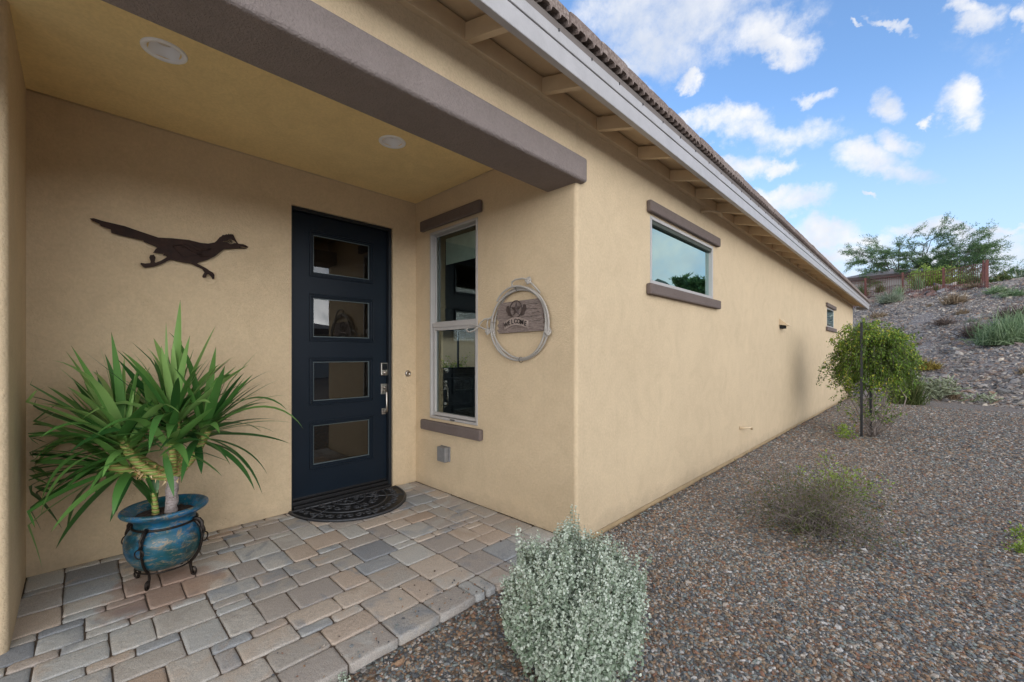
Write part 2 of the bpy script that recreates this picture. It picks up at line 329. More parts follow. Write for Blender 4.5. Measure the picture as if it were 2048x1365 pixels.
wall_face(wl, (XW, -2.64), (XW, 0.0), 0.0, ZT, [(2.64-1.195, 2.64-.262, 0.0, 2.545)], .14, (1, 0, 0))
wall_face(wl, (XW, -2.64), (-1.12-RC, -2.64), 0.0, ZT, (), .1, (0, 1, 0))
wall_face(wl, (-1.12, -2.64-RC), (-1.12, -7.5), 0.0, ZT, (), .1, (1, 0, 0))
wall_face(wl, (0.0, 15.6), (-9.0, 15.6), -.2, ZT, (), .1, (0, 1, 0))
wall_face(wl, (-9.0, 15.6), (-9.0, 6.9), -.2, ZT, (), .1, (-1, 0, 0))
wall_face(wl, (-9.0, 5.3), (-9.0, -7.5), -.2, ZT, (), .1, (-1, 0, 0))
wall_face(wl, (-9.0, -7.5), (-1.12, -7.5), -.2, ZT, (), .1, (0, -1, 0))
def arc(mb, c, a0, a1, z0, z1, n=8, r=RC):
    vs = []
    for i in range(n+1):
        a = a0 + (a1-a0)*i/n; vs += [(c[0]+r*math.cos(a), c[1]+r*math.sin(a), z0), (c[0]+r*math.cos(a), c[1]+r*math.sin(a), z1)]
    mb.add(vs, [(2*i, 2*i+2, 2*i+3, 2*i+1) for i in range(n)], smooth=True)
arc(wl, (-RC, RC), -math.pi/2, 0, -.002, ZT)
arc(wl, (-1.12-RC, -2.64-RC), math.pi/2, 0, 0, ZT)
wl.build('wall', mWall, house, recalc=False)
# bare foundation strip below the side stucco and weep groove
fd = MB(); fd.box((-.10, .02, -.40), (-.018, 15.55, -.020)); fd.build('foundation', plain('foundation_paint', (.44, .32, .18), .8, var=.15, scale=6, bump=.4, bscale=25), house)
# stucco above the beam (front lintel), porch ceiling, beam
lt = MB(); wall_face(lt, (0.0, 0.0), (0.0, -7.5), 2.60, ZT, (), .1, (1, 0, 0)); lt.build('lintel_wall', mWall, house, recalc=False)
cl = MB()
def ceil_face(mb, x0, x1, y0, y1, z, holes):
    xs = sorted({x0, x1, *[h[0] for h in holes], *[h[1] for h in holes]}); ys = sorted({y0, y1, *[h[2] for h in holes], *[h[3] for h in holes]})
    for i in range(len(xs)-1):
        for j in range(len(ys)-1):
            a, b = (xs[i]+xs[i+1])/2, (ys[j]+ys[j+1])/2
            if any(h[0] < a < h[1] and h[2] < b < h[3] for h in holes): continue
            mb.add([(xs[i],ys[j],z),(xs[i],ys[j+1],z),(xs[i+1],ys[j+1],z),(xs[i+1],ys[j],z)], [(0,1,2,3)])
LTS = [(-1.035, -2.12), (-1.035, -.83)]
ceil_face(cl, XW+.002, -.002, -7.4, -.002, 2.85, [(x-.062, x+.062, y-.062, y+.062) for x, y in LTS])
cl.build('porch_ceiling', mCeil, house, recalc=False)
# thin bead where the ceiling meets the walls
bd = MB(); bd.tube([(XW+.004, -2.636, 2.846), (XW+.004, -.004, 2.846), (-.28, -.004, 2.846)], .006, 6); bd.build('ceiling_bead', mWood, house)
bm_ = MB(); bm_.box((-.276, -7.4, 2.503), (.05, .068, 2.675)); bm_.build('porch_beam', mTrim, house, bevel=.022, seg=4)
tb = MB(); tb.box((-1.30, -4.3, 2.40), (-1.075, -2.69, 2.80)); tb.build('garage_header', mTrim, house, bevel=.02, seg=3)
for x, y in LTS:
    r = MB(); r.lathe((x, y, 2.85), [(.095, 0), (.0945, -.006), (.088, -.009), (.074, -.008), (.070, -.002), (.052, .055), (.046, .058)], 40)
    o = r.build('recessed_light', plain('light_trim_white', (.90, .90, .92), .35, var=.02), house, recalc=False)
    q = MB(); q.lathe((x, y, 2.905), [(.052, 0), (.035, -.012), (.0005, -.018)], 32)
    q.build('lamp_lens', plain('frosted_lens', (.62, .54, .45), .4, var=.12, scale=30), o, recalc=False)
# ---- eaves
EY0, EY1 = -7.6, 16.35
zs = lambda x: 3.015 - .29 * (x - .04)          # underside of the roof deck
fr = MB(); fr.box((-.05, EY0, 2.925), (.036, 15.62, 3.03)); fr.build('frieze_board', mWood, house, bevel=.003)
sf = MB()
sf.add([(-5, EY0, zs(-5)+.02), (.33, EY0, zs(.33)+.02), (.33, EY1-.02, zs(.33)+.02), (-5, EY1-.02, zs(-5)+.02), (-5, EY0, zs(-5)+.035), (.33, EY0, zs(.33)+.035), (.33, EY1-.02, zs(.33)+.035), (-5, EY1-.02, zs(-5)+.035)],
       [(0,3,2,1),(4,5,6,7),(0,1,5,4),(1,2,6,5),(2,3,7,6),(3,0,4,7)])
sf.build('roof_deck', mWood, house)
raf0 = None
ys = [-1.03 + .613 * k for k in range(-3, 28)]
for k, y in enumerate(ys):
    if raf0 is None:
        r = MB(); w = .042
        pr = [(.036, 2.927), (.321, 2.842), (.321, zs(.321)+.004), (.036, zs(.036)+.004)]
        r.prism(pr, lambda a, b, d: (a, y + d, b), 0, w); raf0 = r.build('rafter_tail', mWood, house, bevel=.003); ry = y
    else:
        o = raf0.copy(); COL.objects.link(o); o.parent = house; o.location = raf0.location + Vector((0, y - ry, 0))
f1 = MB(); f1.box((.321, EY0, 2.838), (.361, EY1, 2.9385)); f1.box((.02, EY1-.04, 2.838), (.321, EY1, 2.9385)); f1.build('fascia_board', mFascia, house, bevel=.004)
f2 = MB(); f2.box((.325, EY0, 2.9425), (.366, EY1, 3.004)); f2.build('fascia_trim', mFascia, house, bevel=.003)
f3 = MB(); f3.box((.322, EY0, 3.006), (.362, EY1, 3.046)); f3.build('drip_edge', mFascia2, house, bevel=.002)
nl = MB(); nl.box((.3665, -1.9, 2.993), (.371, -1.894, 3.008)); nl = nl.build('fascia_nail', mBlack, house)
for k in range(1, 40):
    o = nl.copy(); COL.objects.link(o); o.parent = house; o.location = nl.location + Vector((0, .307*k, 0))
# roof slab + tiles : each tile of the eave course is a curved-channel slab
mTile = NM('concrete_roof_tile')
tn = mTile.noise(60, 5); tt = mTile.attr()
c1 = mTile.ramp(tn.outputs[0], [(.3, (.13, .095, .08)), (.5, (.23, .18, .155)), (.72, (.38, .32, .29))])
mTile.col(mTile.mix(mTile.math('MULTIPLY', tt, .5), c1, (.16, .11, .09))).set(Roughness=.9); mTile.bump(tn.outputs[0], .6, .006); mTile = mTile.m
rf = MB(); RS = .29
def tile_course(x0, x1, zb, y0, rnd):
    # one tile: top slab with four scalloped channels underneath, seen end-on at the eave
    wt = .299; n = 32
    top = []; bot = []
    for i in range(n+1):
        u = i/n; y = y0 + u*wt
        zt = zb + .080 + rnd*.005 + .006*(1-abs(2*u-1)**6)
        ch = min(1.0, 1.9*abs(math.sin(u*4*math.pi))) ** .7
        bz = zb + .003 + .028*ch
        top.append((y, zt)); bot.append((y, bz))
    vs = []
    for x, dz in ((x0, (0 if x0 > x1 else 0)), (x1, 0)):
        lift = RS * (x0 - x)
        for y, z in top: vs.append((x, y, z + lift))
        for y, z in bot: vs.append((x, y, z + lift))
    m = n+1; fs = []
    for i in range(n):
        fs.append((i, i+1, m+i+1, m+i)); fs.append((2*m+i, 3*m+i, 3*m+i+1, 2*m+i+1))
        fs.append((i, 2*m+i, 2*m+i+1, i+1)); fs.append((m+i, m+i+1, 3*m+i+1, 3*m+i))
    fs.append((0, m, 3*m, 2*m)); fs.append((n, 2*m+n, 3*m+n, m+n))
    rf.add(vs, fs, tone=random.random())
random.seed(5)
y = EY0 + .01
while y < EY1 - .1:
    tile_course(.388 + random.uniform(-.003, .003), .03, 3.044, y, random.random()); 
    y += .304
for row in range(1, 15):
    x = .412 - .36*row; y = EY0 + .01 + (.15 if row % 2 else 0)
    rf.add([(x+.02, EY0, 3.125 + RS*(.412-x)), (x-.40, EY0, 3.105 + RS*(.412-x+.42)), (x-.40, EY1, 3.105 + RS*(.412-x+.42)), (x+.02, EY1, 3.125 + RS*(.412-x)), (x+.02, EY0, 3.09 + RS*(.412-x)), (x+.02, EY1, 3.09 + RS*(.412-x))], [(0,1,2,3),(4,0,3,5)], tone=.3)
# far slope
rf.add([(-4.98, EY0, 4.72), (-9.6, EY0, 3.1), (-9.6, EY1, 3.1), (-4.98, EY1, 4.72)], [(0,1,2,3)])
rf.build('roof', mTile, house, recalc=True)
for ga in (15.5, -7.5):
    gb = MB(); gb.prism([(-9, 3.05), (0, 3.05), (-4.9, 4.55)], lambda a, b, d: (a, d, b), ga, ga+.1); gb.build('gable', mWall, house)
# dark backing behind side windows and door
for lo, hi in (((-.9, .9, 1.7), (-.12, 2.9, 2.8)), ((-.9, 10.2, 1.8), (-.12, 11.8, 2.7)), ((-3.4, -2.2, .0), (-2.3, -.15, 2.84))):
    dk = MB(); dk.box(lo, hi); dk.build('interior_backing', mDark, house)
# ---- windows
def frame_rect(mb, P, u0, u1, z0, z1, w, n0, n1):
    for a, b, c, e in ((u0, u1, z0, z0+w), (u0, u1, z1-w, z1), (u0, u0+w, z0+w, z1-w), (u1-w, u1, z0+w, z1-w)):
        lo = P(a, n0, c); hi = P(b, n1, e)
        mb.box(tuple(min(p, q) for p, q in zip(lo, hi)), tuple(max(p, q) for p, q in zip(lo, hi)))
def pbox(mb, P, u0, u1, n0, n1, z0, z1):
    lo = P(u0, n0, z0); hi = P(u1, n1, z1)
    mb.box(tuple(min(p, q) for p, q in zip(lo, hi)), tuple(max(p, q) for p, q in zip(lo, hi)))
PA = lambda u, n, z: (u, -n, z)          # wall y=0, outward -y
PB = lambda u, n, z: (n, u, z)           # wall x=0, outward +x
# tall single-hung window
w_ = MB(); frame_rect(w_, PA, -1.757, -1.046, .683, 2.497, .022, -.075, .006); fo = w_.build('porch_window', mVinyl, house, bevel=.003)
w_ = MB(); pbox(w_, PA, -1.729, -1.074, -.06, -.008, 1.565, 1.612); w_.build('meeting_rail', mVinyl, fo, bevel=.003)
w_ = MB(); frame_rect(w_, PA, -1.729, -1.074, .711, 1.565, .030, -.055, -.018); w_.build('lower_sash', mVinyl, fo, bevel=.003)
w_ = MB(); frame_rect(w_, PA, -1.729, -1.074, 1.612, 2.469, .010, -.062, -.045); w_.build('upper_sash', mVinyl, fo, bevel=.002)
for z0, z1, n in ((.741, 1.535, -.040), (1.622, 2.459, -.055)):
    w_ = MB(); a, b = (-1.699, -1.104) if z0 < 1 else (-1.719, -1.084); w_.add([PA(a, n, z0), PA(b, n, z0), PA(b, n, z1), PA(a, n, z1)], [(0,1,2,3)]); w_.build('pane', mGlassWin, fo, recalc=False)
w_ = MB(); pbox(w_, PA, -1.42, -1.36, .006, .016, .692, .700); w_.build('sash_latch', mBlack, fo)
w_ = MB(); pbox(w_, PA, -1.70, -1.10, -.16, -.15, 2.20, 2.46); w_.build('roller_shade', plain('shade_fabric', (.62, .66, .60), .8), fo)
hd = MB(); hd.box((-1.878, -.045, 2.525), (-.975, -.001, 2.628)); hd.build('window_header', mTrimD, house, bevel=.014, seg=3)
hd = MB(); hd.box((-1.862, -.050, .562), (-.968, -.001, .660)); hd.build('window_sill', mTrimD, house, bevel=.014, seg=3)
# wide side window
w_ = MB(); frame_rect(w_, PB, 1.103, 2.642, 1.933, 2.532, .030, -.06, .004); fo = w_.build('side_window', mVinyl, house, bevel=.003)
w_ = MB(); w_.add([PB(1.133, -.035, 1.963), PB(2.612, -.035, 1.963), PB(2.612, -.035, 2.502), PB(1.133, -.035, 2.502)], [(0,1,2,3)]); w_.build('pane', mGlassSky, fo, recalc=False)
w_ = MB(); pbox(w_, PB, 1.133, 2.612, -.034, -.006, 2.468, 2.503); w_.build('screen_track', plain('track_green', (.05, .06, .045), .6), fo)
hd = MB(); hd.box((.001, 1.030, 2.547), (.045, 2.775, 2.648)); hd.build('window_header', mTrimD, house, bevel=.014, seg=3)
hd = MB(); hd.box((.001, 1.022, 1.827), (.050, 2.775, 1.924)); hd.build('window_sill', mTrimD, house, bevel=.014, seg=3)
# small far window
w_ = MB(); frame_rect(w_, PB, 10.423, 11.497, 1.993, 2.467, .03, -.06, .001); fo = w_.build('small_side_window', mVinyl, house, bevel=.003)
w_ = MB(); w_.add([PB(10.453, -.004, 2.023), PB(11.467, -.004, 2.023), PB(11.467, -.004, 2.437), PB(10.453, -.004, 2.437)], [(0,1,2,3)]); w_.build('pane', mGlassSky, fo, recalc=False)
hd = MB(); hd.box((.001, 10.25, 2.475), (.045, 11.67, 2.570)); hd.build('window_header', mTrimD, house, bevel=.012, seg=3)
hd = MB(); hd.box((.001, 10.25, 1.890), (.050, 11.67, 1.985)); hd.build('window_sill', mTrimD, house, bevel=.012, seg=3)
# ---- front door
DX = -2.075                         # face of the slab
y0, y1, zb, zt = -1.178, -.298, .085, 2.512
pan = [(1.981, 2.386), (1.419, 1.834), (.857, 1.276), (.300, .718)]; py0, py1 = -1.030, -.434
ds = MB()
for a, b, c, e in [(y0, py0, zb, zt), (py1, y1, zb, zt), (py0, py1, zb, pan[3][0]), (py0, py1, pan[3][1], pan[2][0]), (py0, py1, pan[2][1], pan[1][0]), (py0, py1, pan[1][1], pan[0][0]), (py0, py1, pan[0][1], zt)]:
    ds.box((DX-.045, a, c), (DX, b, e))
door = ds.build('front_door', mDoor, house)
for c, e in pan:
    m_ = MB()
    # stepped glazing moulding
    for k, (w, t, i) in enumerate(((.012, .012, 0), (.014, .004, .012), (.012, -.006, .026))):
        frame_rect(m_, lambda u, n, z: (DX + n, u, z), py0+i, py1-i, c+i, e-i, w, -.03, t)
    m_.build('pane_moulding', mDoor, door, bevel=.003)
    g_ = MB(); g_.add([(DX-.022, py0+.037, c+.037), (DX-.022, py1-.037, c+.037), (DX-.022, py1-.037, e-.037), (DX-.022, py0+.037, e-.037)], [(0,1,2,3)]); g_.build('glass_pane', mGlassDoor, door, recalc=False)
    g_ = MB(); frame_rect(g_, lambda u, n, z: (DX + n, u, z), py0+.038, py1-.038, c+.038, e-.038, .006, -.0205, -.014); g_.build('glass_edge', plain('glass_edge_strip', (.10, .13, .135), .3), door)
jf = MB()
jf.box((-2.13, -1.1948, 0), (XW-.022, -1.178, 2.5448)); jf.box((-2.13, -.294, 0), (XW-.022, -.2622, 2.5448)); jf.box((-2.13, -1.178, 2.516), (XW-.022, -.294, 2.5448))
jf.build('door_frame', mDoorFr, house, bevel=.003)
th = MB(); th.box((-2.13, -1.178, .0), (XW+.012, -.294, .035)); th.box((-2.13, -1.178, .035), (XW-.028, -.294, .062)); th.box((-2.13, -1.178, .062), (DX-.004, -.294, .084))
th.build('threshold', mBlack, house, bevel=.004)
kp = MB(); kp.box((DX, -.366, 1.097), (DX+.024, -.290, 1.222)); kp = kp.build('keypad_lock', mNickel, door, bevel=.006)
k2 = MB(); k2.box((DX+.0245, -.356, 1.152), (DX+.027, -.300, 1.212))
k2o = k2.build('key_screen', plain('black_gloss', (.006, .006, .008), .12), door)
k2 = MB(); k2.lathe((0, 0, 0), [(.019, 0), (.019, .010), (.014, .014), (.0005, .015)], 20, fn=lambda p: (DX+.0235+p[2], -.326+p[0], 1.124+p[1])); k2.build('lock_cylinder', mNickel, door)
for b_ in (((DX, -.360, .913), (DX+.012, -.294, 1.016)), ((DX, -.352, .716), (DX+.012, -.302, .776))):
    hp = MB(); hp.box(*b_); hp.build('handle_plate', mNickel, door, bevel=.004)
hp = MB(); hp.tube([(DX+.01, -.327, .95), (DX+.045, -.327, .947), (DX+.058, -.327, .93), (DX+.060, -.327, .80), (DX+.060, -.327, .755), (DX+.048, -.327, .742), (DX+.01, -.327, .740)], .0095, 8); hp.tube([(DX+.01, -.327, .978), (DX+.035, -.327, .982)], .012, 10); hp.build('door_handle', mNickel, door)
bl = MB(); bl.lathe((0,0,0), [(.033, 0), (.033, .005), (.026, .012), (.012, .014), (.012, .010), (.0005, .011)], 28, fn=lambda p: (XW+p[2], -.094+p[0], 1.110+p[1])); bl.build('doorbell', mNickel, house)
# ---- outlet box, dryer vent, drain stubs
ob = MB(); ob.box((-1.572, -.014, .300), (-1.425, -.001, .440)); ob.box((-1.560, -.062, .300), (-1.437, -.014, .437)); ob.build('outlet_cover', plain('outlet_grey', (.20, .195, .19), .6, var=.15, scale=20), house, bevel=.014, seg=3)
vn = MB()
vn.add([(0.001, 5.70, 1.80), (0.001, 5.93, 1.80), (0.001, 5.93, 1.905), (0.001, 5.70, 1.905), (.14, 5.70, 1.775), (.14, 5.93, 1.775), (.02, 5.70, 1.79), (.02, 5.93, 1.79), (.135,5.70,1.79),(.135,5.93,1.79)],
       [(3,2,5,4), (0,3,4), (1,5,2), (0,6,7,1), (4,5,9,8)])
vn.build('vent_hood', mWood, house, recalc=False)
vo = MB(); vo.box((0.001, 5.72, 1.74), (.06, 5.91, 1.80)); vo.build('vent_throat', mDark, house)
dn = MB(); dn.tube([(.0, 3.62, .345), (.05, 3.64, .345), (.09, 3.70, .345), (.09, 3.80, .344), (.088, 3.83, .33), (.085, 3.835, .305)], .014, 10); dn.tube([(.0, 3.62, .345), (.012, 3.625, .345)], .024, 10); dn.build('drain_stub', mWood, house)
dn = MB(); dn.tube([(.0, 2.28, 2.845), (.05, 2.36, 2.865), (.09, 2.46, 2.872), (.115, 2.54, 2.872), (.12, 2.56, 2.86), (.12, 2.562, 2.835)], .013, 10); dn.tube([(.0, 2.28, 2.845), (.012, 2.285, 2.845)], .022, 10); dn.build('overflow_stub', mWood, house)
# ---- room behind the tall window
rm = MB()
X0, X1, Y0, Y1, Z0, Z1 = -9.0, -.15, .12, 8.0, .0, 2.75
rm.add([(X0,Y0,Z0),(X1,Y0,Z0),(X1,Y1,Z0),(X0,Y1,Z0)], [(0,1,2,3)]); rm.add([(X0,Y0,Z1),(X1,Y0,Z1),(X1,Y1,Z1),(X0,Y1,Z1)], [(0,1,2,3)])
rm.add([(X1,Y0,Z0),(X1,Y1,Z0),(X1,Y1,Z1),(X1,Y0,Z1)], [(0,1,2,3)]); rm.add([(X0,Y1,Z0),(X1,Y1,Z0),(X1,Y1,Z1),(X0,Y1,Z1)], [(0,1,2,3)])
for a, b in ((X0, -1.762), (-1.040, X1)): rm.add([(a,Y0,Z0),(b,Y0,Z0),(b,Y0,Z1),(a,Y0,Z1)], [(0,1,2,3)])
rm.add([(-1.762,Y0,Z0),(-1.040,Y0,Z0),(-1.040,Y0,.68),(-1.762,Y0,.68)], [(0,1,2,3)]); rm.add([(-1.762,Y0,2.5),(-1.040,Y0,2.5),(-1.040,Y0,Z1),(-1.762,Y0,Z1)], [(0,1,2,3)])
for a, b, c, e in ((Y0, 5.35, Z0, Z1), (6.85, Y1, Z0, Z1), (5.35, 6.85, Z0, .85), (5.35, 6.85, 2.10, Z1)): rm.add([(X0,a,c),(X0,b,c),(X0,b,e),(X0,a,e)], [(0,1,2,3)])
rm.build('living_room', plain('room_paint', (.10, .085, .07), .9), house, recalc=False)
wf = MB(); frame_rect(wf, lambda u, n, z: (X0+n, u, z), 5.35, 6.85, .85, 2.10, .05, .0, .05); pbox(wf, lambda u, n, z: (X0+n, u, z), 6.05, 6.10, .0, .05, .90, 2.05); wf.build('rear_window', mBlack, house)
# sofa seen dimly through the glass
sofa = thing('sofa', 'dark sofa inside the living room, seen through the lower pane of the tall window', 'sofa', (-3.3, 1.9, 0))
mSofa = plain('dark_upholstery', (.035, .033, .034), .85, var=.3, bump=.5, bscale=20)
s_ = MB(); s_.box((-4.2, 1.5, .12), (-2.5, 2.3, .45)); s_.build('seat', mSofa, sofa, bevel=.05, seg=3)
s_ = MB(); s_.box((-4.2, 2.1, .45), (-2.5, 2.42, .98)); s_.build('backrest', mSofa, sofa, bevel=.06, seg=3)
for x in (-4.35, -2.5):
    s_ = MB(); s_.box((x, 1.48, .10), (x+.16, 2.4, .68)); s_.build('armrest', mSofa, sofa, bevel=.05, seg=3)
for x in (-4.1, -3.3):
    s_ = MB(); s_.box((x, 1.85, .50), (x+.55, 2.08, .92)); s_.build('cushion', mSofa, sofa, bevel=.07, seg=3)
# ================================================================ GROUND
rs = np.random.RandomState(11)
def sstep(a, b, x): t = np.clip((x-a)/(b-a), 0, 1); return t*t*(3-2*t)
def vnoise(x, y, seed=0):
    def h(i, j): 
        n = (i*374761393 + j*668265263 + seed*1442695041) & 0xffffffff
        n = ((n ^ (n >> 13)) * 1274126177) & 0xffffffff
        return ((n ^ (n >> 16)) & 0xffff) / 65535.
    xi = np.floor(x).astype(np.int64); yi = np.floor(y).astype(np.int64); fx = x-xi; fy = y-yi
    fx = fx*fx*(3-2*fx); fy = fy*fy*(3-2*fy)
    return (h(xi,yi)*(1-fx)+h(xi+1,yi)*fx)*(1-fy) + (h(xi,yi+1)*(1-fx)+h(xi+1,yi+1)*fx)*fy
def hill_s(x, y): return .623*x + .782*y - 13.21
def ground_z(x, y):
    x = np.asarray(x, float); y = np.asarray(y, float)
    s = hill_s(x, y)
    # gentle toe, steady bank, flatter shelf behind the fence
    cap = 18.4 - 2.3*sstep(2.6, 5.0, x); t = np.clip(s, 0, cap); h = .345*(t - 1.0*(1-np.exp(-t/1.0)))
    h = h + np.clip(s-cap, 0, 5)*(.13+.14*(1-sstep(-.5, 3.0, x))) + np.clip(s-22, 0, 60)*.012
    fall = 1 - .72*sstep(8.5, 18, x)
    h = h*fall
    und = (vnoise(x*.35, y*.35, 3)-.5)*.5 + (vnoise(x*1.1, y*1.1, 5)-.5)*.16
    h = h + und*sstep(.3, 4, s)
    flat = -.052 + .014*(1-sstep(.05, .5, np.abs(x-.02)))*(y < 0) + (vnoise(x*.5, y*.5, 9)-.5)*.03*sstep(.3, 1.6, np.abs(x-.0)) + (vnoise(x*3, y*3, 12)-.5)*.008
    return flat + h
def gz(x, y): return float(ground_z(x, y))
mGr = NM('gravel_ground')
def gravel_nodes(m, sc, cols):
    wv = m.noise(sc*.8, 2); d = m.N.new('ShaderNodeVectorMath'); d.operation = 'MULTIPLY_ADD'
    m.L.new(wv.outputs['Color'], d.inputs[0]); d.inputs[1].default_value = (.35/sc,)*3; m.L.new(m.co, d.inputs[2])
    v = m.voro(sc, 'F1', d.outputs[0]); e = m.voro(sc, 'DISTANCE_TO_EDGE', d.outputs[0])
    sx = m.N.new('ShaderNodeSeparateXYZ'); m.L.new(v.outputs['Color'], sx.inputs[0])
    c = m.ramp(sx.outputs[0], cols, 'CONSTANT')
    edge = m.ramp(e.outputs[0], [(0, (.35, .32, .30)), (.10, (1, 1, 1))])
    c = m.mix(1.0, c, edge, 'MULTIPLY')
    return c, v, e
GC = [(0, (0.105, 0.111, 0.119)), (.16, (0.201, 0.212, 0.214)), (.30, (0.298, 0.187, 0.114)), (.42, (0.149, 0.119, 0.095)), (.55, (0.350, 0.261, 0.184)), (.66, (0.228, 0.254, 0.237)), (.78, (0.455, 0.397, 0.337)), (.88, (0.270, 0.146, 0.097)), (.94, (0.497, 0.475, 0.454))]
c, v, e = gravel_nodes(mGr, 50, GC)
c2, v2, e2 = gravel_nodes(mGr, 85, GC)
sel = mGr.noise(9, 3); c = mGr.mix(mGr.ramp(sel.outputs[0], [(.45, (0,0,0)), (.55, (1,1,1))]), c, c2)
big = mGr.noise(.9, 4); c = mGr.mix(mGr.ramp(big.outputs[0], [(.40, (0,0,0)), (.70, (.38,.38,.38))]), c, (.21, .155, .115))
mGr.col(c).set(Roughness=.85, Specular_IOR_Level=.3); mGr.bump(v.outputs['Distance'], .7, -.012)
mGr = mGr.m
mHill = NM('rocky_bank')
HC = [(0, (0.165, 0.156, 0.152)), (.18, (0.278, 0.252, 0.231)), (.36, (0.373, 0.326, 0.288)), (.5, (0.244, 0.191, 0.167)), (.62, (0.469, 0.406, 0.346)), (.74, (0.348, 0.239, 0.173)), (.85, (0.208, 0.199, 0.186)), (.93, (0.625, 0.541, 0.435))]
c, v, e = gravel_nodes(mHill, 8.5, HC); c2, v2, e2 = gravel_nodes(mHill, 18, HC)
sel = mHill.noise(2.0, 3); c = mHill.mix(mHill.ramp(sel.outputs[0], [(.45, (0,0,0)), (.55, (1,1,1))]), c, c2)
dirt = mHill.noise(.55, 5, .65); c = mHill.mix(mHill.ramp(dirt.outputs[0], [(.52, (0,0,0)), (.68, (.7,.7,.7))]), c, (.34, .26, .21))
mHill.col(c).set(Roughness=.9, Specular_IOR_Level=.25); mHill.bump(v.outputs['Distance'], .9, -.05)
mHill = mHill.m
def grid(name, x0, x1, nx, y0, y1, ny, mat, keep=None, dz=0):
    xs_ = np.linspace(x0, x1, nx) if np.isscalar(nx) else nx; ys_ = np.linspace(y0, y1, ny) if np.isscalar(ny) else ny
    X, Y = np.meshgrid(xs_, ys_); Z = ground_z(X, Y) + dz
    V = np.stack([X, Y, Z], -1).reshape(-1, 3); a, b = X.shape
    i = np.arange(a*b).reshape(a, b); F = np.stack([i[:-1,:-1], i[:-1,1:], i[1:,1:], i[1:,:-1]], -1).reshape(-1, 4)
    return npmesh(name, V, F, mat, smooth=True)
gx = np.concatenate([np.linspace(-400, -60, 12), np.linspace(-55, -12, 14), np.linspace(-11, 16, 190), np.linspace(17, 60, 24), np.linspace(70, 500, 14)])
gy = np.concatenate([np.linspace(-400, -40, 12), np.linspace(-36, -8, 12), np.linspace(-7, 48, 300), np.linspace(50, 90, 20), np.linspace(100, 900, 20)])
X, Y = np.meshgrid(gx, gy); Z = ground_z(X, Y)
under = (X < -.03) & (X > -8.9) & (Y > -7.4) & (Y < 15.5); Z = np.where(under, Z - .25, Z)
pat = (X < -.02) & (X > -2.2) & (Y > -6) & (Y < 0.02); Z = np.where(pat, np.minimum(Z, -.16), Z)
V = np.stack([X, Y, Z], -1).reshape(-1, 3); a, b = X.shape
i = np.arange(a*b).reshape(a, b); F = np.stack([i[:-1,:-1], i[:-1,1:], i[1:,1:], i[1:,:-1]], -1).reshape(-1, 4)
fc = V[F].mean(1); isH = hill_s(fc[:,0], fc[:,1]) + (vnoise(fc[:,0]*1.3, fc[:,1]*1.3, 4)-.5)*.9 > .1
tag(npmesh('ground', V, F[~isH], mGr, smooth=True), kind='structure')
tag(npmesh('hillside', V, F[isH], mHill, smooth=True), kind='structure')
bslab = MB(); bslab.add([(.30, -14, .006), (14, -14, .006), (14, -3.15, .006), (.30, -3.15, .006)], [(0,1,2,3)])  # added unseen slab behind the camera, bounces light up into the porch
tag(bslab.build('bounce_slab', plain('bounce_slab_pale', (.58, .55, .50), .85, var=.08, scale=2, bump=.3, bscale=80), recalc=False), kind='structure')
# ---- loose stones : merged low-poly chips
def chips(name, P, size, flatn, mat, tone, base, seed, label=None, yawtilt=.5):
    r = np.random.RandomState(seed); n = len(P); bv, bf = base; k = len(bv)
    V = np.repeat(bv[None], n, 0) * (1 + (r.rand(n, k, 1)-.5)*.5)
    V = V * np.stack([size*(.8+.6*r.rand(n)), size*(.6+.3*r.rand(n)), size*flatn*(.7+.6*r.rand(n))], -1)[:, None, :]
    yaw = r.rand(n)*6.283; tl = (r.rand(n)-.5)*2*yawtilt; tr = (r.rand(n)-.5)*2*yawtilt
    cy, sy = np.cos(yaw), np.sin(yaw); ct, st = np.cos(tl), np.sin(tl); cr_, sr_ = np.cos(tr), np.sin(tr)
    x, y, z = V[...,0], V[...,1], V[...,2]
    y, z = y*ct[:,None]-z*st[:,None], y*st[:,None]+z*ct[:,None]
    x, z = x*cr_[:,None]+z*sr_[:,None], -x*sr_[:,None]+z*cr_[:,None]
    x, y = x*cy[:,None]-y*sy[:,None], x*sy[:,None]+y*cy[:,None]
    V = np.stack([x, y, z], -1) + P[:, None, :]
    F = (bf[None] + (np.arange(n)*k)[:, None, None]).reshape(-1, bf.shape[1])
    o = npmesh(name, V.reshape(-1, 3), F, mat, np.repeat(tone, k))
    return tag(o, label, None, kind='stuff')
OCT = (np.array([(1,0,0),(-1,0,0),(0,1,0),(0,-1,0),(0,0,1),(0,0,-1)], float), np.array([(0,2,4),(2,1,4),(1,3,4),(3,0,4),(2,0,5),(1,2,5),(3,1,5),(0,3,5)]))
g = (1+5**.5)/2
ICV = np.array([(-1,g,0),(1,g,0),(-1,-g,0),(1,-g,0),(0,-1,g),(0,1,g),(0,-1,-g),(0,1,-g),(g,0,-1),(g,0,1),(-g,0,-1),(-g,0,1)], float); ICV /= np.linalg.norm(ICV[0])
ICO = (ICV, np.array([(0,11,5),(0,5,1),(0,1,7),(0,7,10),(0,10,11),(1,5,9),(5,11,4),(11,10,2),(10,7,6),(7,1,8),(3,9,4),(3,4,2),(3,2,6),(3,6,8),(3,8,9),(4,9,5),(2,4,11),(6,2,10),(8,6,7),(9,8,1)]))
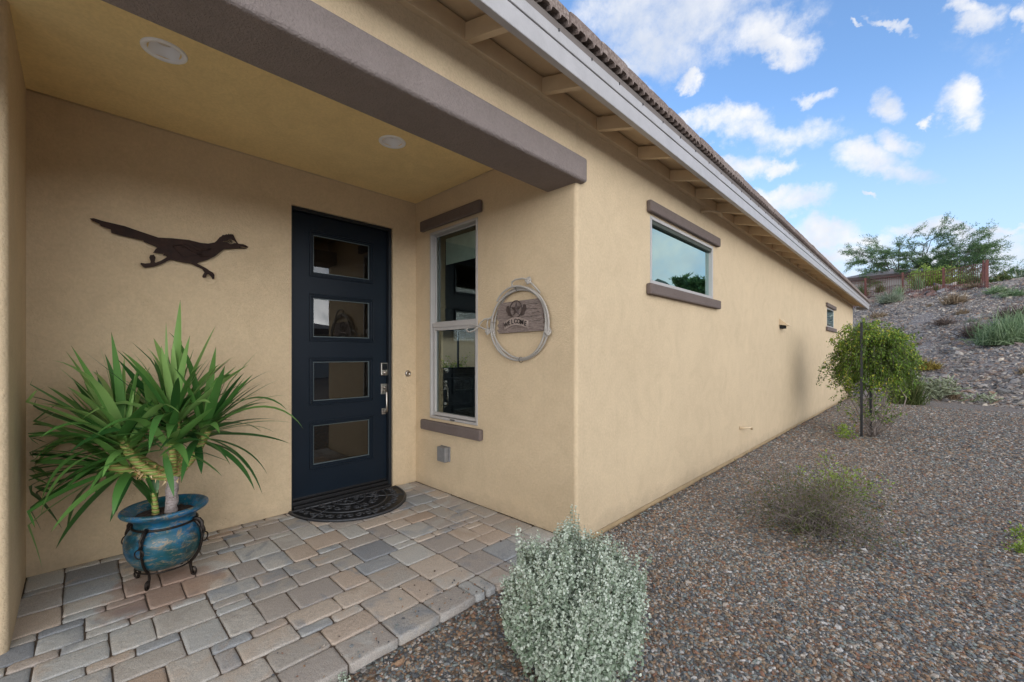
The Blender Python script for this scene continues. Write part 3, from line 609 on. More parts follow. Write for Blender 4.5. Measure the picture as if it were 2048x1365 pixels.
def chipmat(name, cols, rough=.8):
    m = NM(name); a = m.attr(); c = m.ramp(a, cols, 'CONSTANT'); n = m.noise(200 if 'pebble' in name else 22, 3)
    c = m.mix(1.0, c, m.ramp(n.outputs[0], [(.3, (.72,.72,.72)), (.7, (1.15,1.15,1.15))]), 'MULTIPLY')
    m.col(c).set(Roughness=rough, Specular_IOR_Level=.35); return m.m
mPeb = chipmat('pebble_mix', GC, .75); mRock = chipmat('bank_rock', HC, .85)
def scatter(n, dmin, dmax, seed):
    """points on the gravel in a wedge in front of the photographer, uniform in area"""
    r = np.random.RandomState(seed); th = np.radians(r.uniform(-12, 62, n)); d = np.sqrt(r.uniform(dmin**2, dmax**2, n))
    x = 1.743 - d*np.sin(th); y = -2.429 + d*np.cos(th)
    ok = ~((x < .03) & (y < .02) & (y > -8)) & ~((x < .006) & (y >= .02) & (y < 15.6)) & (hill_s(x, y) < .5)
    ok &= ~((x > .006) & (x < .02) & (y < 0))
    return x[ok], y[ok]
for nm_, n, d0, d1, sz, base, sd in (('gravel', 52000, .9, 3.4, .0078, ICO, 1), ('gravel', 100000, 3.3, 7.5, .0098, OCT, 2), ('gravel', 120000, 7.3, 15.5, .0145, OCT, 3)):
    x, y = scatter(n, d0, d1, sd); r = np.random.RandomState(sd+50)
    s_ = sz*np.exp(r.randn(len(x))*.28)
    P = np.stack([x, y, ground_z(x, y) + s_*.15], -1)
    chips(nm_, P, s_, .5, mPeb, r.rand(len(x)), base, sd+9, 'loose crushed gravel of grey, brown and rust chips beside the house')
r = np.random.RandomState(77); n = 70000
x = r.uniform(-4, 12, n); y = r.uniform(12, 46, n); s = hill_s(x, y); k = (s > -.1) & (r.rand(n) < np.where(s < 17, 1, .35)) & ~((x < .1) & (y < 15.7))
k &= (vnoise(x*.6, y*.6, 21) > .22)
x, y = x[k], y[k]; s_ = .045*np.exp(r.randn(len(x))*.42); P = np.stack([x, y, ground_z(x, y) + s_*.12], -1)
chips('bank_rocks', P, s_, .55, mRock, r.rand(len(x)), OCT, 5, 'angular purple grey rocks covering the sloping bank', .7)
x = r.uniform(-3, 8, 600); y = r.uniform(13, 40, 600); k = (hill_s(x, y) > .3) & ~((x < .3) & (y < 16)) & (vnoise(x*.8, y*.8, 31) > .45); x, y = x[k], y[k]
s_ = .13*np.exp(r.randn(len(x))*.30); chips('bank_stones', np.stack([x, y, ground_z(x, y)+s_*.1], -1), s_, .6, mRock, r.rand(len(x)), ICO, 6, 'larger grey stones lying among the rocks of the bank', .6)
# reddish rock fill behind the fence
mRed = chipmat('red_rock', [(0, (.16, .085, .07)), (.3, (.26, .15, .12)), (.55, (.20, .16, .15)), (.8, (.34, .24, .20)), (.93, (.45, .40, .37))])
x = r.uniform(-4, 4.2, 5000); y = r.uniform(33, 44, 5000); line = 36.75 - (x+1.35)*.60; k = (y > line+.25) & (y < line+4.5); x, y = x[k], y[k]
s_ = .085*np.exp(r.randn(len(x))*.4); chips('fill_rocks', np.stack([x, y, ground_z(x, y)+s_*.2], -1), s_, .6, mRed, r.rand(len(x)), OCT, 8, 'reddish brown rocks filling the strip behind the rust fence', .8)
# ================================================================ PAVERS
sb = MB(); sb.box((-2.30, -6.0, -.12), (-.004, -.0, -.0085)); 
tag(sb.build('paving_bed', plain('joint_sand', (.11, .08, .06), .95, var=.3, scale=60, bump=.6, bscale=200)), kind='structure')
mPv = NM('tumbled_paver'); a_ = mPv.attr(); an = mPv.attr('tone2')
n1 = mPv.noise(5, 5, .6, dist=.8); n2 = mPv.noise(240, 3, .6); n3 = mPv.noise(38, 4)
cA = mPv.ramp(a_, [(0, (0.346, 0.358, 0.367)), (.16, (0.445, 0.444, 0.427)), (.32, (0.485, 0.397, 0.323)), (.48, (0.406, 0.372, 0.333)), (.60, (0.514, 0.437, 0.363)), (.74, (0.258, 0.269, 0.286)), (.84, (0.475, 0.464, 0.434)), (.93, (0.445, 0.347, 0.272))], 'CONSTANT')
cB = mPv.ramp(an, [(0, (0.445, 0.356, 0.282)), (.25, (0.287, 0.299, 0.312)), (.5, (0.495, 0.469, 0.427)), (.75, (0.395, 0.350, 0.312))], 'CONSTANT')
f_ = mPv.ramp(mPv.math('ADD', n1.outputs[0], mPv.math('MULTIPLY', mPv.math('SUBTRACT', an, .5), .28)), [(.44, (0,0,0)), (.60, (.9,.9,.9))])
c = mPv.mix(f_, cA, cB); c = mPv.mix(1.0, c, mPv.ramp(n2.outputs[0], [(.3, (.62,.62,.62)), (.5, (1,1,1)), (.75, (1.34,1.31,1.26))]), 'MULTIPLY')
# reddish water stain spreading from under the flower pot
pd = mPv.N.new('ShaderNodeVectorMath'); pd.operation = 'DISTANCE'; mp_ = mPv.N.new('ShaderNodeMapping'); mp_.inputs['Scale'].default_value = (1, 1.15, 1); mPv.L.new(mPv.co, mp_.inputs[0])
mPv.L.new(mp_.outputs[0], pd.inputs[0]); pd.inputs[1].default_value = (-1.30, -2.10*1.15, 0)
stn = mPv.math('ADD', pd.outputs['Value'], mPv.math('MULTIPLY', mPv.math('SUBTRACT', mPv.noise(7, 4).outputs[0], .5), .30))
c = mPv.mix(mPv.ramp(stn, [(.16, (.62,.62,.62)), (.27, (.45,.45,.45)), (.31, (0,0,0))]), c, (.33, .18, .11))
mPv.col(c).set(Roughness=.86, Specular_IOR_Level=.3)
b1 = mPv.bump(n3.outputs[0], .6, .007); mPv.bump(n2.outputs[0], .6, .002, b1)
mPv = mPv.m
random.seed(20); U = .0775
def paver(mb, t2, x0, x1, y0, y1):
    g_ = .0028; x0 += g_; x1 -= g_; y0 += g_; y1 -= g_
    j = lambda a=.0022: random.uniform(-a, a); c_ = random.uniform(.007, .014); zt = random.uniform(-.0018, .0012); tx, ty = random.uniform(-.012, .012), random.uniform(-.012, .012)
    pts = [(x0+c_, y0), (x0+(x1-x0)*.5, y0), (x1-c_, y0), (x1, y0+c_), (x1, (y0+y1)/2), (x1, y1-c_), (x1-c_, y1), ((x0+x1)/2, y1), (x0+c_, y1), (x0, y1-c_), (x0, (y0+y1)/2), (x0, y0+c_)]
    pts = [(a+j(), b+j()) for a, b in pts]; cx, cy = (x0+x1)/2, (y0+y1)/2; n = len(pts)
    def ring(ins, z): 
        o = []
        for a, b in pts:
            dx, dy = a-cx, b-cy; l = math.hypot(dx, dy); o.append((a-dx/l*ins, b-dy/l*ins, z + (a-cx)*tx + (b-cy)*ty + zt))
        return o
    V = ring(0, -.075) + ring(0, -.0065) + ring(.0014, -.0030) + ring(.0045, -.0004) + ring(.018, .0006) + [(cx, cy, .001+zt)]
    F = [(k*n+i, k*n+(i+1) % n, (k+1)*n+(i+1) % n, (k+1)*n+i) for k in range(4) for i in range(n)] + [(4*n+i, 4*n+(i+1) % n, 5*n) for i in range(n)]
    mb.add(V, F, smooth=True, tone=random.random()); t2 += [random.random()]*len(V)
pv = MB(); t2 = []
# border course along the gravel edge
y = 0.0 - .004
while y > -5.6:
    l = U*random.choice([1, 2, 2, 3, 3]); paver(pv, t2, -.157, .016, y-l, y); y -= l
# modular field
nx, ny = 24, 73; occ = [[False]*ny for _ in range(nx)]
for j in range(ny):
    for i in range(nx):
        if occ[i][j]: continue
        random_sizes = [(2,3),(3,2),(3,3),(3,3),(2,2),(2,3),(3,2)] + ([(2,1),(1,2)] if random.random() < .22 else []); random.shuffle(random_sizes)
        for a, b in random_sizes + [(1,2),(2,1),(1,1)]:
            if i+a <= nx and j+b <= ny and not any(occ[i+p][j+q] for p in range(a) for q in range(b)):
                # avoid leaving one-unit slivers
                if i+a < nx and i+a+1 == nx and not occ[i+a][j] and (a, b) != (1, 1) and random.random() < .7: continue
                for p in range(a):
                    for q in range(b): occ[i+p][j+q] = True
                paver(pv, t2, -.157-(i+a)*U, -.157-i*U, -.004-(j+b)*U, -.004-j*U); break
o = pv.build('patio', mPv, recalc=False); at = o.data.attributes.new('tone2', 'FLOAT', 'POINT'); at.data.foreach_set('value', t2); tag(o, kind='structure')

r = np.random.RandomState(91); n = 150; x = .01 - np.abs(r.randn(n))*.16; y = r.uniform(-2.6, -.35, n); k = x > -.9; x, y = x[k], y[k]; s_ = .0055*np.exp(r.randn(len(x))*.35)
chips('stray_gravel', np.stack([x, y, .0035+s_*.3], -1), s_, .6, mPeb, r.rand(len(x)), ICO, 17, 'stray gravel chips scattered on the paver edge', .4)
# ================================================================ THINGS ON AND BY THE PORCH
# ---- rusted metal roadrunner on the door wall
mRust = NM('rusted_brown_steel'); n_ = mRust.noise(22, 6, .65)
mRust.col(mRust.ramp(n_.outputs[0], [(.3, (.016, .0075, .0055)), (.6, (.032, .014, .009)), (.8, (.055, .026, .016))])).set(Roughness=.65, Metallic=.0, Specular_IOR_Level=.25); mRust.bump(mRust.noise(150, 3).outputs[0], .3, .002); mRust = mRust.m
rr = thing('metal_bird_art', 'rusted metal cutout of a running long tailed bird left of the door', 'wall art', (XW+.02, -1.95, 2.05))
fx = lambda a, b, d: (XW + d, a, b)
m_ = MB(); m_.prism(RR, fx, .022, .026, holes=[HOLE]); m_.build('body', mRust, rr)
m_ = MB(); m_.prism(WING, fx, .030, .034)
wc = (sum(p[0] for p in WING)/len(WING), sum(p[1] for p in WING)/len(WING))
for k in range(3):
    for s in (-1, 1):
        pts = [(XW+.0350, wc[0] + (-.085+.03*i+.05*k)*1.0, wc[1] + s*.012*k + .018*math.sin(i*1.1+k)) for i in range(5)]
        m_.tube(pts, .0022, 4)
m_.build('wing', mRust, rr)
m_ = MB(); m_.lathe((0,0,0), [(.0125, 0), (.0125, .004), (.0085, .004), (.0085, 0)], 18, fn=lambda p: (XW+.022+p[2], EYE[0]+p[0], EYE[1]+p[1])); m_.lathe((0,0,0), [(.0045, 0), (.0045, .004), (.0001, .004)], 12, fn=lambda p: (XW+.022+p[2], EYE[0]+p[0]+.001, EYE[1]+p[1]+.002))
m_.tube([(XW+.024, EYE[0]-.012, EYE[1]), (XW+.024, EYE[0]-.03, EYE[1]-.014)], .002, 4); m_.build('eye', mRust, rr, recalc=False)
for a, b in ((-2.2, 2.11), (-1.9, 2.06), (-1.75, 2.05)): m_ = MB(); m_.tube([(XW, a, b), (XW+.0215, a, b)], .004, 6); m_.build('standoff', mRust, rr)
# ---- weathered welcome board
mWd = NM('weathered_plank'); st = mWd.stretch((6, 6, 60)); g1 = mWd.noise(4, 6, .65, st, dist=1.2)
mWd.col(mWd.ramp(g1.outputs[0], [(.28, (.045, .032, .027)), (.45, (.19, .145, .125)), (.60, (.30, .24, .21)), (.75, (.42, .36, .33))])).set(Roughness=.9); mWd.bump(g1.outputs[0], .7, .006); mWd = mWd.m
wb = thing('welcome_sign', 'weathered wooden plank sign with an iron star and WELCOME banner inside the rope ring', 'sign', (-.53, -.02, 1.6))
fy = lambda a, b, d: (a, -d, b)
m_ = MB(); m_.prism(BOARD, fy, .012, .034); m_.build('board', mWd, wb, bevel=.002)
m_ = MB()
for z, x0, x1 in ((1.648, -.77, -.33), (1.592, -.78, -.30), (1.535, -.77, -.55), (1.685, -.60, -.33), (1.62, -.45, -.31), (1.555, -.43, -.30)):
    pts = [(x0+(x1-x0)*i/8, -.0338, z+.003*math.sin(i*1.7+z*40)) for i in range(9)]; m_.tube(pts, [.0004+.0016*(i/8) for i in range(9)], 4)
m_.build('crack', mDark, wb)
mOrn = plain('cast_iron_brown', (.085, .062, .055), .6, metal=.4, var=.35, scale=60, bump=.4, bscale=180)
SX, SZ = -.548, 1.656
m_ = MB(); n = 30; ring_ = [(SX+.064*math.cos(2*math.pi*i/n), -.040, SZ+.066*math.sin(2*math.pi*i/n)) for i in range(n)]; m_.tube(ring_, .0042, 6, closed=True); m_.build('star_ring', mOrn, wb)
m_ = MB(); vs = [(SX, -.050, SZ)]
for i in range(10):
    a = math.pi/2 + i*math.pi/5; r_ = .060 if i % 2 == 0 else .024; vs.append((SX+r_*math.cos(a), -.036, SZ+r_*1.05*math.sin(a)))
m_.add(vs, [(0, i+1, (i+1) % 10+1) for i in range(10)]); m_.build('star', mOrn, wb)
m_ = MB()
for s in (-1, 1):       # crossed horseshoe / boot scroll shapes beside the ring
    pl = [(SX+s*.050, 1.60), (SX+s*.090, 1.612), (SX+s*.092, 1.632), (SX+s*.112, 1.650), (SX+s*.102, 1.684), (SX+s*.082, 1.690), (SX+s*.066, 1.655)]
    m_ = MB(); m_.prism(pl if s > 0 else pl[::-1], fy, .034, .041); m_.build('horseshoe', mOrn, wb, bevel=.002)
def arcpt(t, z): return (SX+.002+ t*.126, z - .034*abs(t)**1.8)
top_ = [arcpt(-1+i/8, 1.592) for i in range(17)]; bot_ = [arcpt(1-i/8, 1.534) for i in range(17)]
m_ = MB(); m_.prism(top_+bot_, fy, .036, .044)
m_.tube([(a, -.0445, b) for a, b in top_+bot_], .0028, 5, closed=True); m_.build('banner', plain('banner_tan', (.36, .29, .25), .8, var=.2, scale=30), wb)
def text_mesh(body, size, ext):
    cu = bpy.data.curves.new('t', 'FONT'); cu.body = body; cu.size = size; cu.extrude = ext; cu.align_x = 'CENTER'; cu.offset = size*.018
    o = bpy.data.objects.new('t', cu); COL.objects.link(o); bpy.context.view_layer.update()
    dg = bpy.context.evaluated_depsgraph_get(); me = bpy.data.meshes.new_from_object(o.evaluated_get(dg)); vs = [v.co.copy() for v in me.vertices]; fs = [tuple(p.vertices) for p in me.polygons]
    bpy.data.objects.remove(o); bpy.data.curves.remove(cu); bpy.data.meshes.remove(me); return vs, fs
m_ = MB(); word = 'WELCOME'
for i, ch in enumerate(word):
    t = -.80 + 1.6*i/(len(word)-1); vs, fs = text_mesh(ch, .050, .002); ax, az = arcpt(t, 1.5475); sl_ = -.35*t*abs(t)**.4*.8
    ca, sa = math.cos(sl_), math.sin(sl_)
    m_.add([(ax+(v.x*ca-v.y*sa)*.92, -.047-v.z, az-.002+(v.x*sa+v.y*ca)) for v in vs], fs)
m_.build('lettering', plain('lettering_dark', (.035, .026, .022), .7), wb)
# ---- lasso rope ring hung round the sign
mRope = NM('pale_rope'); wv = mRope.N.new('ShaderNodeTexWave'); wv.inputs['Scale'].default_value = 55; wv.inputs['Distortion'].default_value = 1; mRope.L.new(mRope.co, wv.inputs[0])
mRope.col(mRope.ramp(wv.outputs[0], [(.1, (.30, .27, .235)), (.7, (.50, .47, .43))])).set(Roughness=.8); mRope.bump(wv.outputs[0], .5, .003); mRope = mRope.m
lr = thing('lasso_rope', 'pale rope coiled into a large ring hung right of the tall window', 'rope', (-.535, -.03, 1.55))
m_ = MB(); CX, CZ = -.518, 1.538
def coil(dr, off, ph, amp, n=72, a0=0, a1=2*math.pi, closed=True):
    P = []
    for i in range(n if closed else n+1):
        a = a0+(a1-a0)*i/n; r_ = 1 + dr + amp*math.sin(2*a+ph) + amp*.6*math.sin(3*a+ph*2)
        P.append((CX+.290*r_*math.cos(a), -.026-off-.012*math.sin(a*2+ph), CZ+.278*r_*math.sin(a)))
    return P
RR_ = .0078
m_.tube(coil(0, .0, 0, .012), RR_, 8, closed=True); m_.tube(coil(.035, .012, 1.2, .020), RR_, 8, closed=True); m_.tube(coil(-.030, .016, 2.4, .022), RR_, 8, closed=True); m_.tube(coil(.02, .028, 4.1, .024, a0=-.4, a1=2.4, closed=False), RR_, 8)
m_.build('coil', mRope, lr)
m_ = MB()  # honda loop left, small loop above
m_.tube([(-.82,-.045,1.50),(-.90,-.05,1.515),(-.98,-.055,1.545),(-1.06,-.06,1.56),(-1.115,-.06,1.545),(-1.125,-.06,1.515),(-1.09,-.06,1.495),(-1.03,-.058,1.505),(-.975,-.055,1.535),(-.945,-.05,1.575),(-.90,-.05,1.598),(-.82,-.045,1.60)], .0068, 8)
m_.build('loop', mRope, lr); m_ = MB()
m_.tube([(-.865,-.04,1.50),(-.875,-.045,1.55),(-.865,-.045,1.592),(-.815,-.04,1.62)], .0060, 8)
m_.build('loop', mRope, lr); m_ = MB()
m_.tube([(-.56,-.04,1.825),(-.585,-.045,1.845),(-.58,-.05,1.872),(-.54,-.05,1.885),(-.47,-.05,1.885),(-.42,-.05,1.872),(-.37,-.045,1.83),(-.30,-.04,1.76)], .0068, 8)
m_.build('loop', mRope, lr)
for kx, kz in ((-.865, 1.496), (-.415, 1.862), (-.222, 1.468)):
    m_ = MB()
    for j in range(4):
        a = j*.8; P = [(kx+.018*math.cos(t+a)*math.cos(a)+.004*j, -.048+.016*math.sin(t*1.0+a), kz+.018*math.sin(t+a)-.006*(j-1.5)) for t in [k*math.pi/5 for k in range(10)]]
        m_.tube(P, .0065, 6, closed=True)
    m_.build('knot', mRope, lr)
for a in (1.62, -1.62+.12, 3.05):
    c_ = (CX+.290*math.cos(a), -.036, CZ+.278*math.sin(a)); t_ = (math.cos(a), math.sin(a))
    m_ = MB(); m_.tube([(c_[0]+.022*math.cos(k)*t_[0], c_[1]+.022*math.sin(k), c_[2]+.022*math.cos(k)*t_[1]) for k in [q*math.pi/6 for q in range(12)]], .0018, 5, closed=True); m_.build('wire_tie', mBlack, lr)
# ---- half-round rubber door mat
mRub = plain('black_rubber', (.008, .0085, .010), .55, var=.2, scale=30, bump=.3, bscale=220)
mt = thing('door_mat', 'black half round rubber mat with raised scrollwork in front of the door', 'doormat', (-1.75, -.73, 0))
MX, MY, AX, AY = -1.985, -.735, .575, .495
half = [(MX+AX*math.sin(t), MY-AY*math.cos(t)) for t in [math.pi*i/48 for i in range(49)]]
m_ = MB(); m_.prism(half, lambda a, b, d: (a, b, d), .003, .0085); m_.build('base', mRub, mt)
def el(k, t): return (MX+AX*k*math.sin(t), MY-AY*k*math.cos(t))
m_ = MB(); Z_ = .0105
def rib(P, w=.0075): m_.tube([(a, b, Z_) for a, b in P], w*1.15, 6)
for k in (.975, .66, .30): rib([el(k, math.pi*i/40) for i in range(41)], .0085 if k > .9 else .0065)
rib([(MX+.012, MY-AY*.97), (MX+.012, MY+AY*.97)], .008)
for t in (.16, .5, .84): rib([el(.02, math.pi*t), el(.97, math.pi*t)], .0055)
def spiral(c, r0, turns, a0, s):
    P = []
    for i in range(17):
        q = i/16; r_ = r0*(1-.82*q); a = a0 + s*turns*2*math.pi*q; P.append((c[0]+r_*math.cos(a), c[1]+r_*math.sin(a)))
    return P
for i in range(18):
    t = math.pi*(i+.5)/18; c_ = el(.82, t); s = 1 if i % 2 else -1; rib(spiral(c_, .038, 1.25, t*1+ (0 if s > 0 else math.pi), s), .0052)
for i in range(10):
    t = math.pi*(i+.5)/10; c_ = el(.48, t); s = 1 if i % 2 else -1; rib(spiral(c_, .044, 1.3, t + 1.0, s), .0050)
for i in range(5):
    t = math.pi*(i+.5)/5; c_ = el(.17, t); rib(spiral(c_, .030, 1.1, t, 1 if i % 2 else -1), .0045)
m_.build('scrollwork', plain('rubber_lightened', (.042, .044, .050), .45, var=.2, scale=30), mt, recalc=False)  # lighter copy of the mat rubber, relief contrast of the ribs put into the colour
# ---- blue glazed pot in a wrought iron stand
PC = (-1.44, -2.07)
mPot = NM('blue_glaze'); p1 = mPot.noise(14, 6, .7, mPot.stretch((1, 1, 2.4)), dist=1.2); p2 = mPot.noise(4.5, 4, .6); p3 = mPot.noise(95, 3, .6, mPot.stretch((1, 1, 4)))
cc = mPot.ramp(p2.outputs[0], [(.36, (.003, .055, .060)), (.47, (.004, .085, .130)), (.58, (.006, .100, .22)), (.72, (.012, .19, .30))])
wear = mPot.math('ADD', p1.outputs[0], mPot.math('MULTIPLY', mPot.math('SUBTRACT', p3.outputs[0], .5), .5))
cc = mPot.mix(mPot.ramp(wear, [(.535, (0,0,0)), (.62, (.8,.8,.8))]), cc, (.24, .18, .10))
cc = mPot.mix(mPot.ramp(mPot.noise(6, 5, .7).outputs[0], [(.54, (0,0,0)), (.64, (.75,.75,.75))]), cc, (.003, .018, .022))
mPot.col(cc).set(Roughness=.42); mPot.b.inputs['Coat Weight'].default_value = .35; mPot.b.inputs['Coat Roughness'].default_value = .15
mPot.bump(p3.outputs[0], .25, .003); mPot = mPot.m
pot = thing('flower_pot', 'worn blue glazed urn pot with a wide lip standing left of the door', 'pot', (PC[0], PC[1], .09))
prof = [(.02, .088), (.112, .090), (.132, .100), (.152, .125), (.172, .160), (.184, .200), (.187, .240), (.180, .275), (.160, .305), (.147, .318), (.142, .333), (.142, .350), (.158, .370), (.176, .384), (.190, .390), (.200, .397), (.206, .407), (.204, .418), (.196, .424), (.186, .422), (.178, .414), (.160, .400), (.146, .388), (.136, .372), (.130, .350), (.128, .345)]
m_ = MB(); m_.lathe((PC[0], PC[1], 0), prof, 56); m_.build('urn', mPot, pot, recalc=True)
m_ = MB()
sv = [(PC[0], PC[1], .376)]
for k in range(1, 9):
    for i in range(36): a = 2*math.pi*i/36; r_ = .136*k/8; sv.append((PC[0]+r_*math.cos(a), PC[1]+r_*math.sin(a), .376+random.uniform(-.006, .006)))
m_.add(sv, [(0, 1+i, 1+(i+1) % 36) for i in range(36)] + [(1+36*k+i, 1+36*k+(i+1) % 36, 1+36*(k+1)+(i+1) % 36, 1+36*(k+1)+i) for k in range(7) for i in range(36)])
m_.build('soil', plain('potting_soil', (.035, .022, .016), .95, var=.5, scale=60, bump=1, bscale=120), pot, recalc=False)
stn_ = thing('pot_stand', 'black wrought iron ring stand with curled feet holding the blue pot', 'plant stand', (PC[0], PC[1], 0))
m_ = MB(); rg = lambda r_, z: [(PC[0]+r_*math.cos(2*math.pi*i/40), PC[1]+r_*math.sin(2*math.pi*i/40), z) for i in range(40)]
m_.tube(rg(.150, .3265), .0065, 8, closed=True); m_.build('collar', mIron, stn_)
m_ = MB(); m_.tube(rg(.136, .0865), .0045, 8, closed=True); m_.build('base_ring', mIron, stn_)
a_front = math.atan2(-2.149-PC[1]-.02, -1.40-PC[0]+.10)
for k in range(4):
    a = math.radians(-38) + k*math.pi/2; ca, sa = math.cos(a), math.sin(a)
    Q = lambda r_, z, w=0: (PC[0]+r_*ca-w*sa, PC[1]+r_*sa+w*ca, z)
    m_ = MB()
    m_.tube([Q(.152,.326), Q(.168,.315), Q(.188,.285), Q(.196,.245), Q(.193,.200), Q(.180,.150), Q(.155,.108), Q(.136,.088), Q(.134,.060), Q(.138,.035), Q(.146,.012)], .0055, 6, flat=1.6)
    ft = [Q(.144+.0*t, .024+.022*math.cos(q), .0) if False else Q(.150+.014*math.sin(q), .0285-.023*math.cos(q)) for q in [j*math.pi/7 for j in range(14)] for t in (0,)]
    m_.tube(ft, .0050, 6, closed=True)
    # twisted drop strap with ring
    m_.tube([Q(.150,.330), Q(.164,.338), Q(.180,.330), Q(.192,.312,.004), Q(.197,.292,-.004), Q(.201,.272,.003), Q(.205,.255)], .0070, 6, flat=1.7)
    lg = m_.build('leg', mIron, stn_)
    m_ = MB(); m_.tube([Q(.211+.003*math.sin(q), .228+.024*math.cos(q), .024*math.sin(q)) for q in [j*math.pi/10 for j in range(20)]], .0038, 6, closed=True); m_.build('drop_ring', mIron, lg)
# ================================================================ PLANTS
def unit(v): return v / (np.linalg.norm(v, axis=-1, keepdims=True) + 1e-9)
def leaf_np(P, D, ln, wd, r, k=4, cup=.15, up=None):
    """leaf polygons: P base, D direction, one k-gon each"""
    n = len(P); D = unit(D)
    rv = r.randn(n, 3) if up is None else np.tile(np.array(up, float), (n, 1)) + r.randn(n, 3)*.55
    S = unit(np.cross(D, rv)); Nn = np.cross(S, D)
    ln = np.broadcast_to(ln, (n,))[:, None]; wd = np.broadcast_to(wd, (n,))[:, None]
    if k == 4: prof = [(0, 0), (.45, .5), (1, 0), (.45, -.5)]
    elif k == 6: prof = [(0, .0), (.25, .45), (.70, .48), (1, 0), (.70, -.48), (.25, -.45)]
    V = np.stack([P + D*ln*a + S*wd*b + Nn*ln*cup*(abs(b)*1.2 - a*a*.3) for a, b in prof], 1)
    F = np.arange(n*k).reshape(n, k); return V.reshape(-1, 3), F
def smooth_path(p0, p1, sag, n, r, wob):
    P = []
    for i in range(n+1):
        t = i/n; q = Vector(p0).lerp(Vector(p1), t); q.z += sag*math.sin(math.pi*t); P.append(q + Vector((r.uniform(-wob, wob), r.uniform(-wob, wob), r.uniform(-wob, wob)))*(1 if 0 < i < n else 0))
    return P
# ---------------------------------------------------------------- yucca cane in the blue pot
mYuc = NM('yucca_leaf'); ya = mYuc.attr(); ys_ = mYuc.N.new('ShaderNodeAttribute'); ys_.attribute_name = 'along'
yc = mYuc.ramp(ya, [(0, (.018, .065, .020)), (.3, (.036, .125, .030)), (.55, (.075, .21, .045)), (.78, (.16, .33, .08)), (1, (.28, .45, .14))])
yc = mYuc.mix(mYuc.ramp(ys_.outputs['Fac'], [(0, (.8,.8,.8)), (.14, (0,0,0))]), yc, (.24, .34, .08))
yc = mYuc.mix(mYuc.ramp(ys_.outputs['Fac'], [(.965, (0,0,0)), (.99, (.7,.7,.7))]), yc, (.16, .085, .045))
mYuc.col(yc).set(Roughness=.38, Specular_IOR_Level=.45)
tr = mYuc.N.new('ShaderNodeBsdfTranslucent'); mYuc.L.new(yc, tr.inputs[0]); ms = mYuc.N.new('ShaderNodeMixShader'); ms.inputs[0].default_value = .22
mYuc.L.new(mYuc.b.outputs[0], ms.inputs[1]); mYuc.L.new(tr.outputs[0], ms.inputs[2]); mYuc.L.new(ms.outputs[0], mYuc.N['Material Output'].inputs[0])
mYuc = mYuc.m
yu = thing('yucca_plant', 'bushy green yucca with sword leaves and pale cane trunk in the blue pot', 'potted plant', (PC[0], PC[1], .38))
Rv = Vector((.7155, .6987, 0)); Fv = Vector((-.6987, .7155, 0)); UP = Vector((0, 0, 1)); PCV = Vector((PC[0], PC[1], 0))
def yloc(r_, f_, z): return PCV + Rv*r_ + Fv*f_ + UP*z
rnd = random.Random(4)
def sword(mb, al, base, d, ln, wd, droop, tone, fold=.28, seg=11, kink=None, face=None):
    d = Vector(d).normalized(); p = Vector(base); h = ln/seg; side = d.cross(UP)
    if side.length < .15: side = Vector((rnd.uniform(-1, 1), rnd.uniform(-1, 1), 0))
    side.normalize(); side = (side + d.cross(side)*rnd.uniform(-.5, .5)).normalized()
    if face is not None: side = Vector(face)
    vs = []
    for i in range(seg+1):
        t = i/seg
        w = wd*(.55 + .45*math.sin(min(1, t/.30)*math.pi/2)) if t < .30 else wd*max(.02, (1-((t-.30)/.70)**2.3))
        nrm = side.cross(d).normalized(); f = fold*(1-t*.7)
        q = Vector((max(p.x, XW+.035), max(p.y, -2.605), p.z))
        for s in (-1, 0, 1): 
            c_ = q + side*(w*.5*s) + nrm*(w*.5*f*abs(s)); vs.append((max(c_.x, XW+.02), max(c_.y, -2.615), c_.z)); al.append(t)
        if p.y < -2.585 and d.y < 0: d = Vector((d.x+.1, d.y*-.3, d.z)).normalized()
        if p.x < XW+.10 and d.x < 0: d = Vector((d.x*-.3, d.y, d.z)).normalized()
        p = p + d*h; k = droop*(.35+1.5*t)
        if kink and abs(t-kink) < .06: k += 7
        d = (d + Vector((0, 0, -1))*k*h).normalized()
        side = (side - d*side.dot(d)).normalized()
    F = []
    for i in range(seg):
        for j in (0, 1): F.append((i*3+j, i*3+j+1, i*3+4+j, i*3+3+j))
    mb.add(vs, F, smooth=True, tone=tone)
def head(mb, al, base, axis, n, l0, l1, lo=-.25, tone0=.35, wide=.045, bias=None):
    axis = Vector(axis).normalized(); a = axis.orthogonal().normalized(); b = axis.cross(a)
    n = int(n*.84)
    for i in range(n):
        q = (i+.5)/n; phi = i*2.39996 + rnd.uniform(-.25, .25)
        el_ = math.radians(88) * (1-q)**.8 + math.radians(lo*90)*q + rnd.uniform(-.14, .14)     # inner leaves upright, outer ones spread
        d = axis*math.sin(el_) + (a*math.cos(phi) + b*math.sin(phi))*math.cos(el_)
        if bias is not None: d = (d + bias*.45*rnd.random()).normalized()
        ln = rnd.uniform(l0, l1)*(.62+.5*math.sin(math.pi*min(1, q*.9+.12))); dr = rnd.uniform(.2, 3.0)*(0.3+q)
        if rnd.random() < .16: dr += 2.6
        sword(mb, al, base - axis*(.11*q) + d*.012, d, ln, wide*rnd.uniform(.75, 1.2), dr, min(1, max(0, tone0 + .06 + .34*(1-q)*rnd.random() + rnd.uniform(-.30, .28))), kink=(rnd.uniform(.35, .65) if rnd.random() < .13 else None))
T0 = yloc(.03, .0, .37); T1 = yloc(.045, .0, .60)
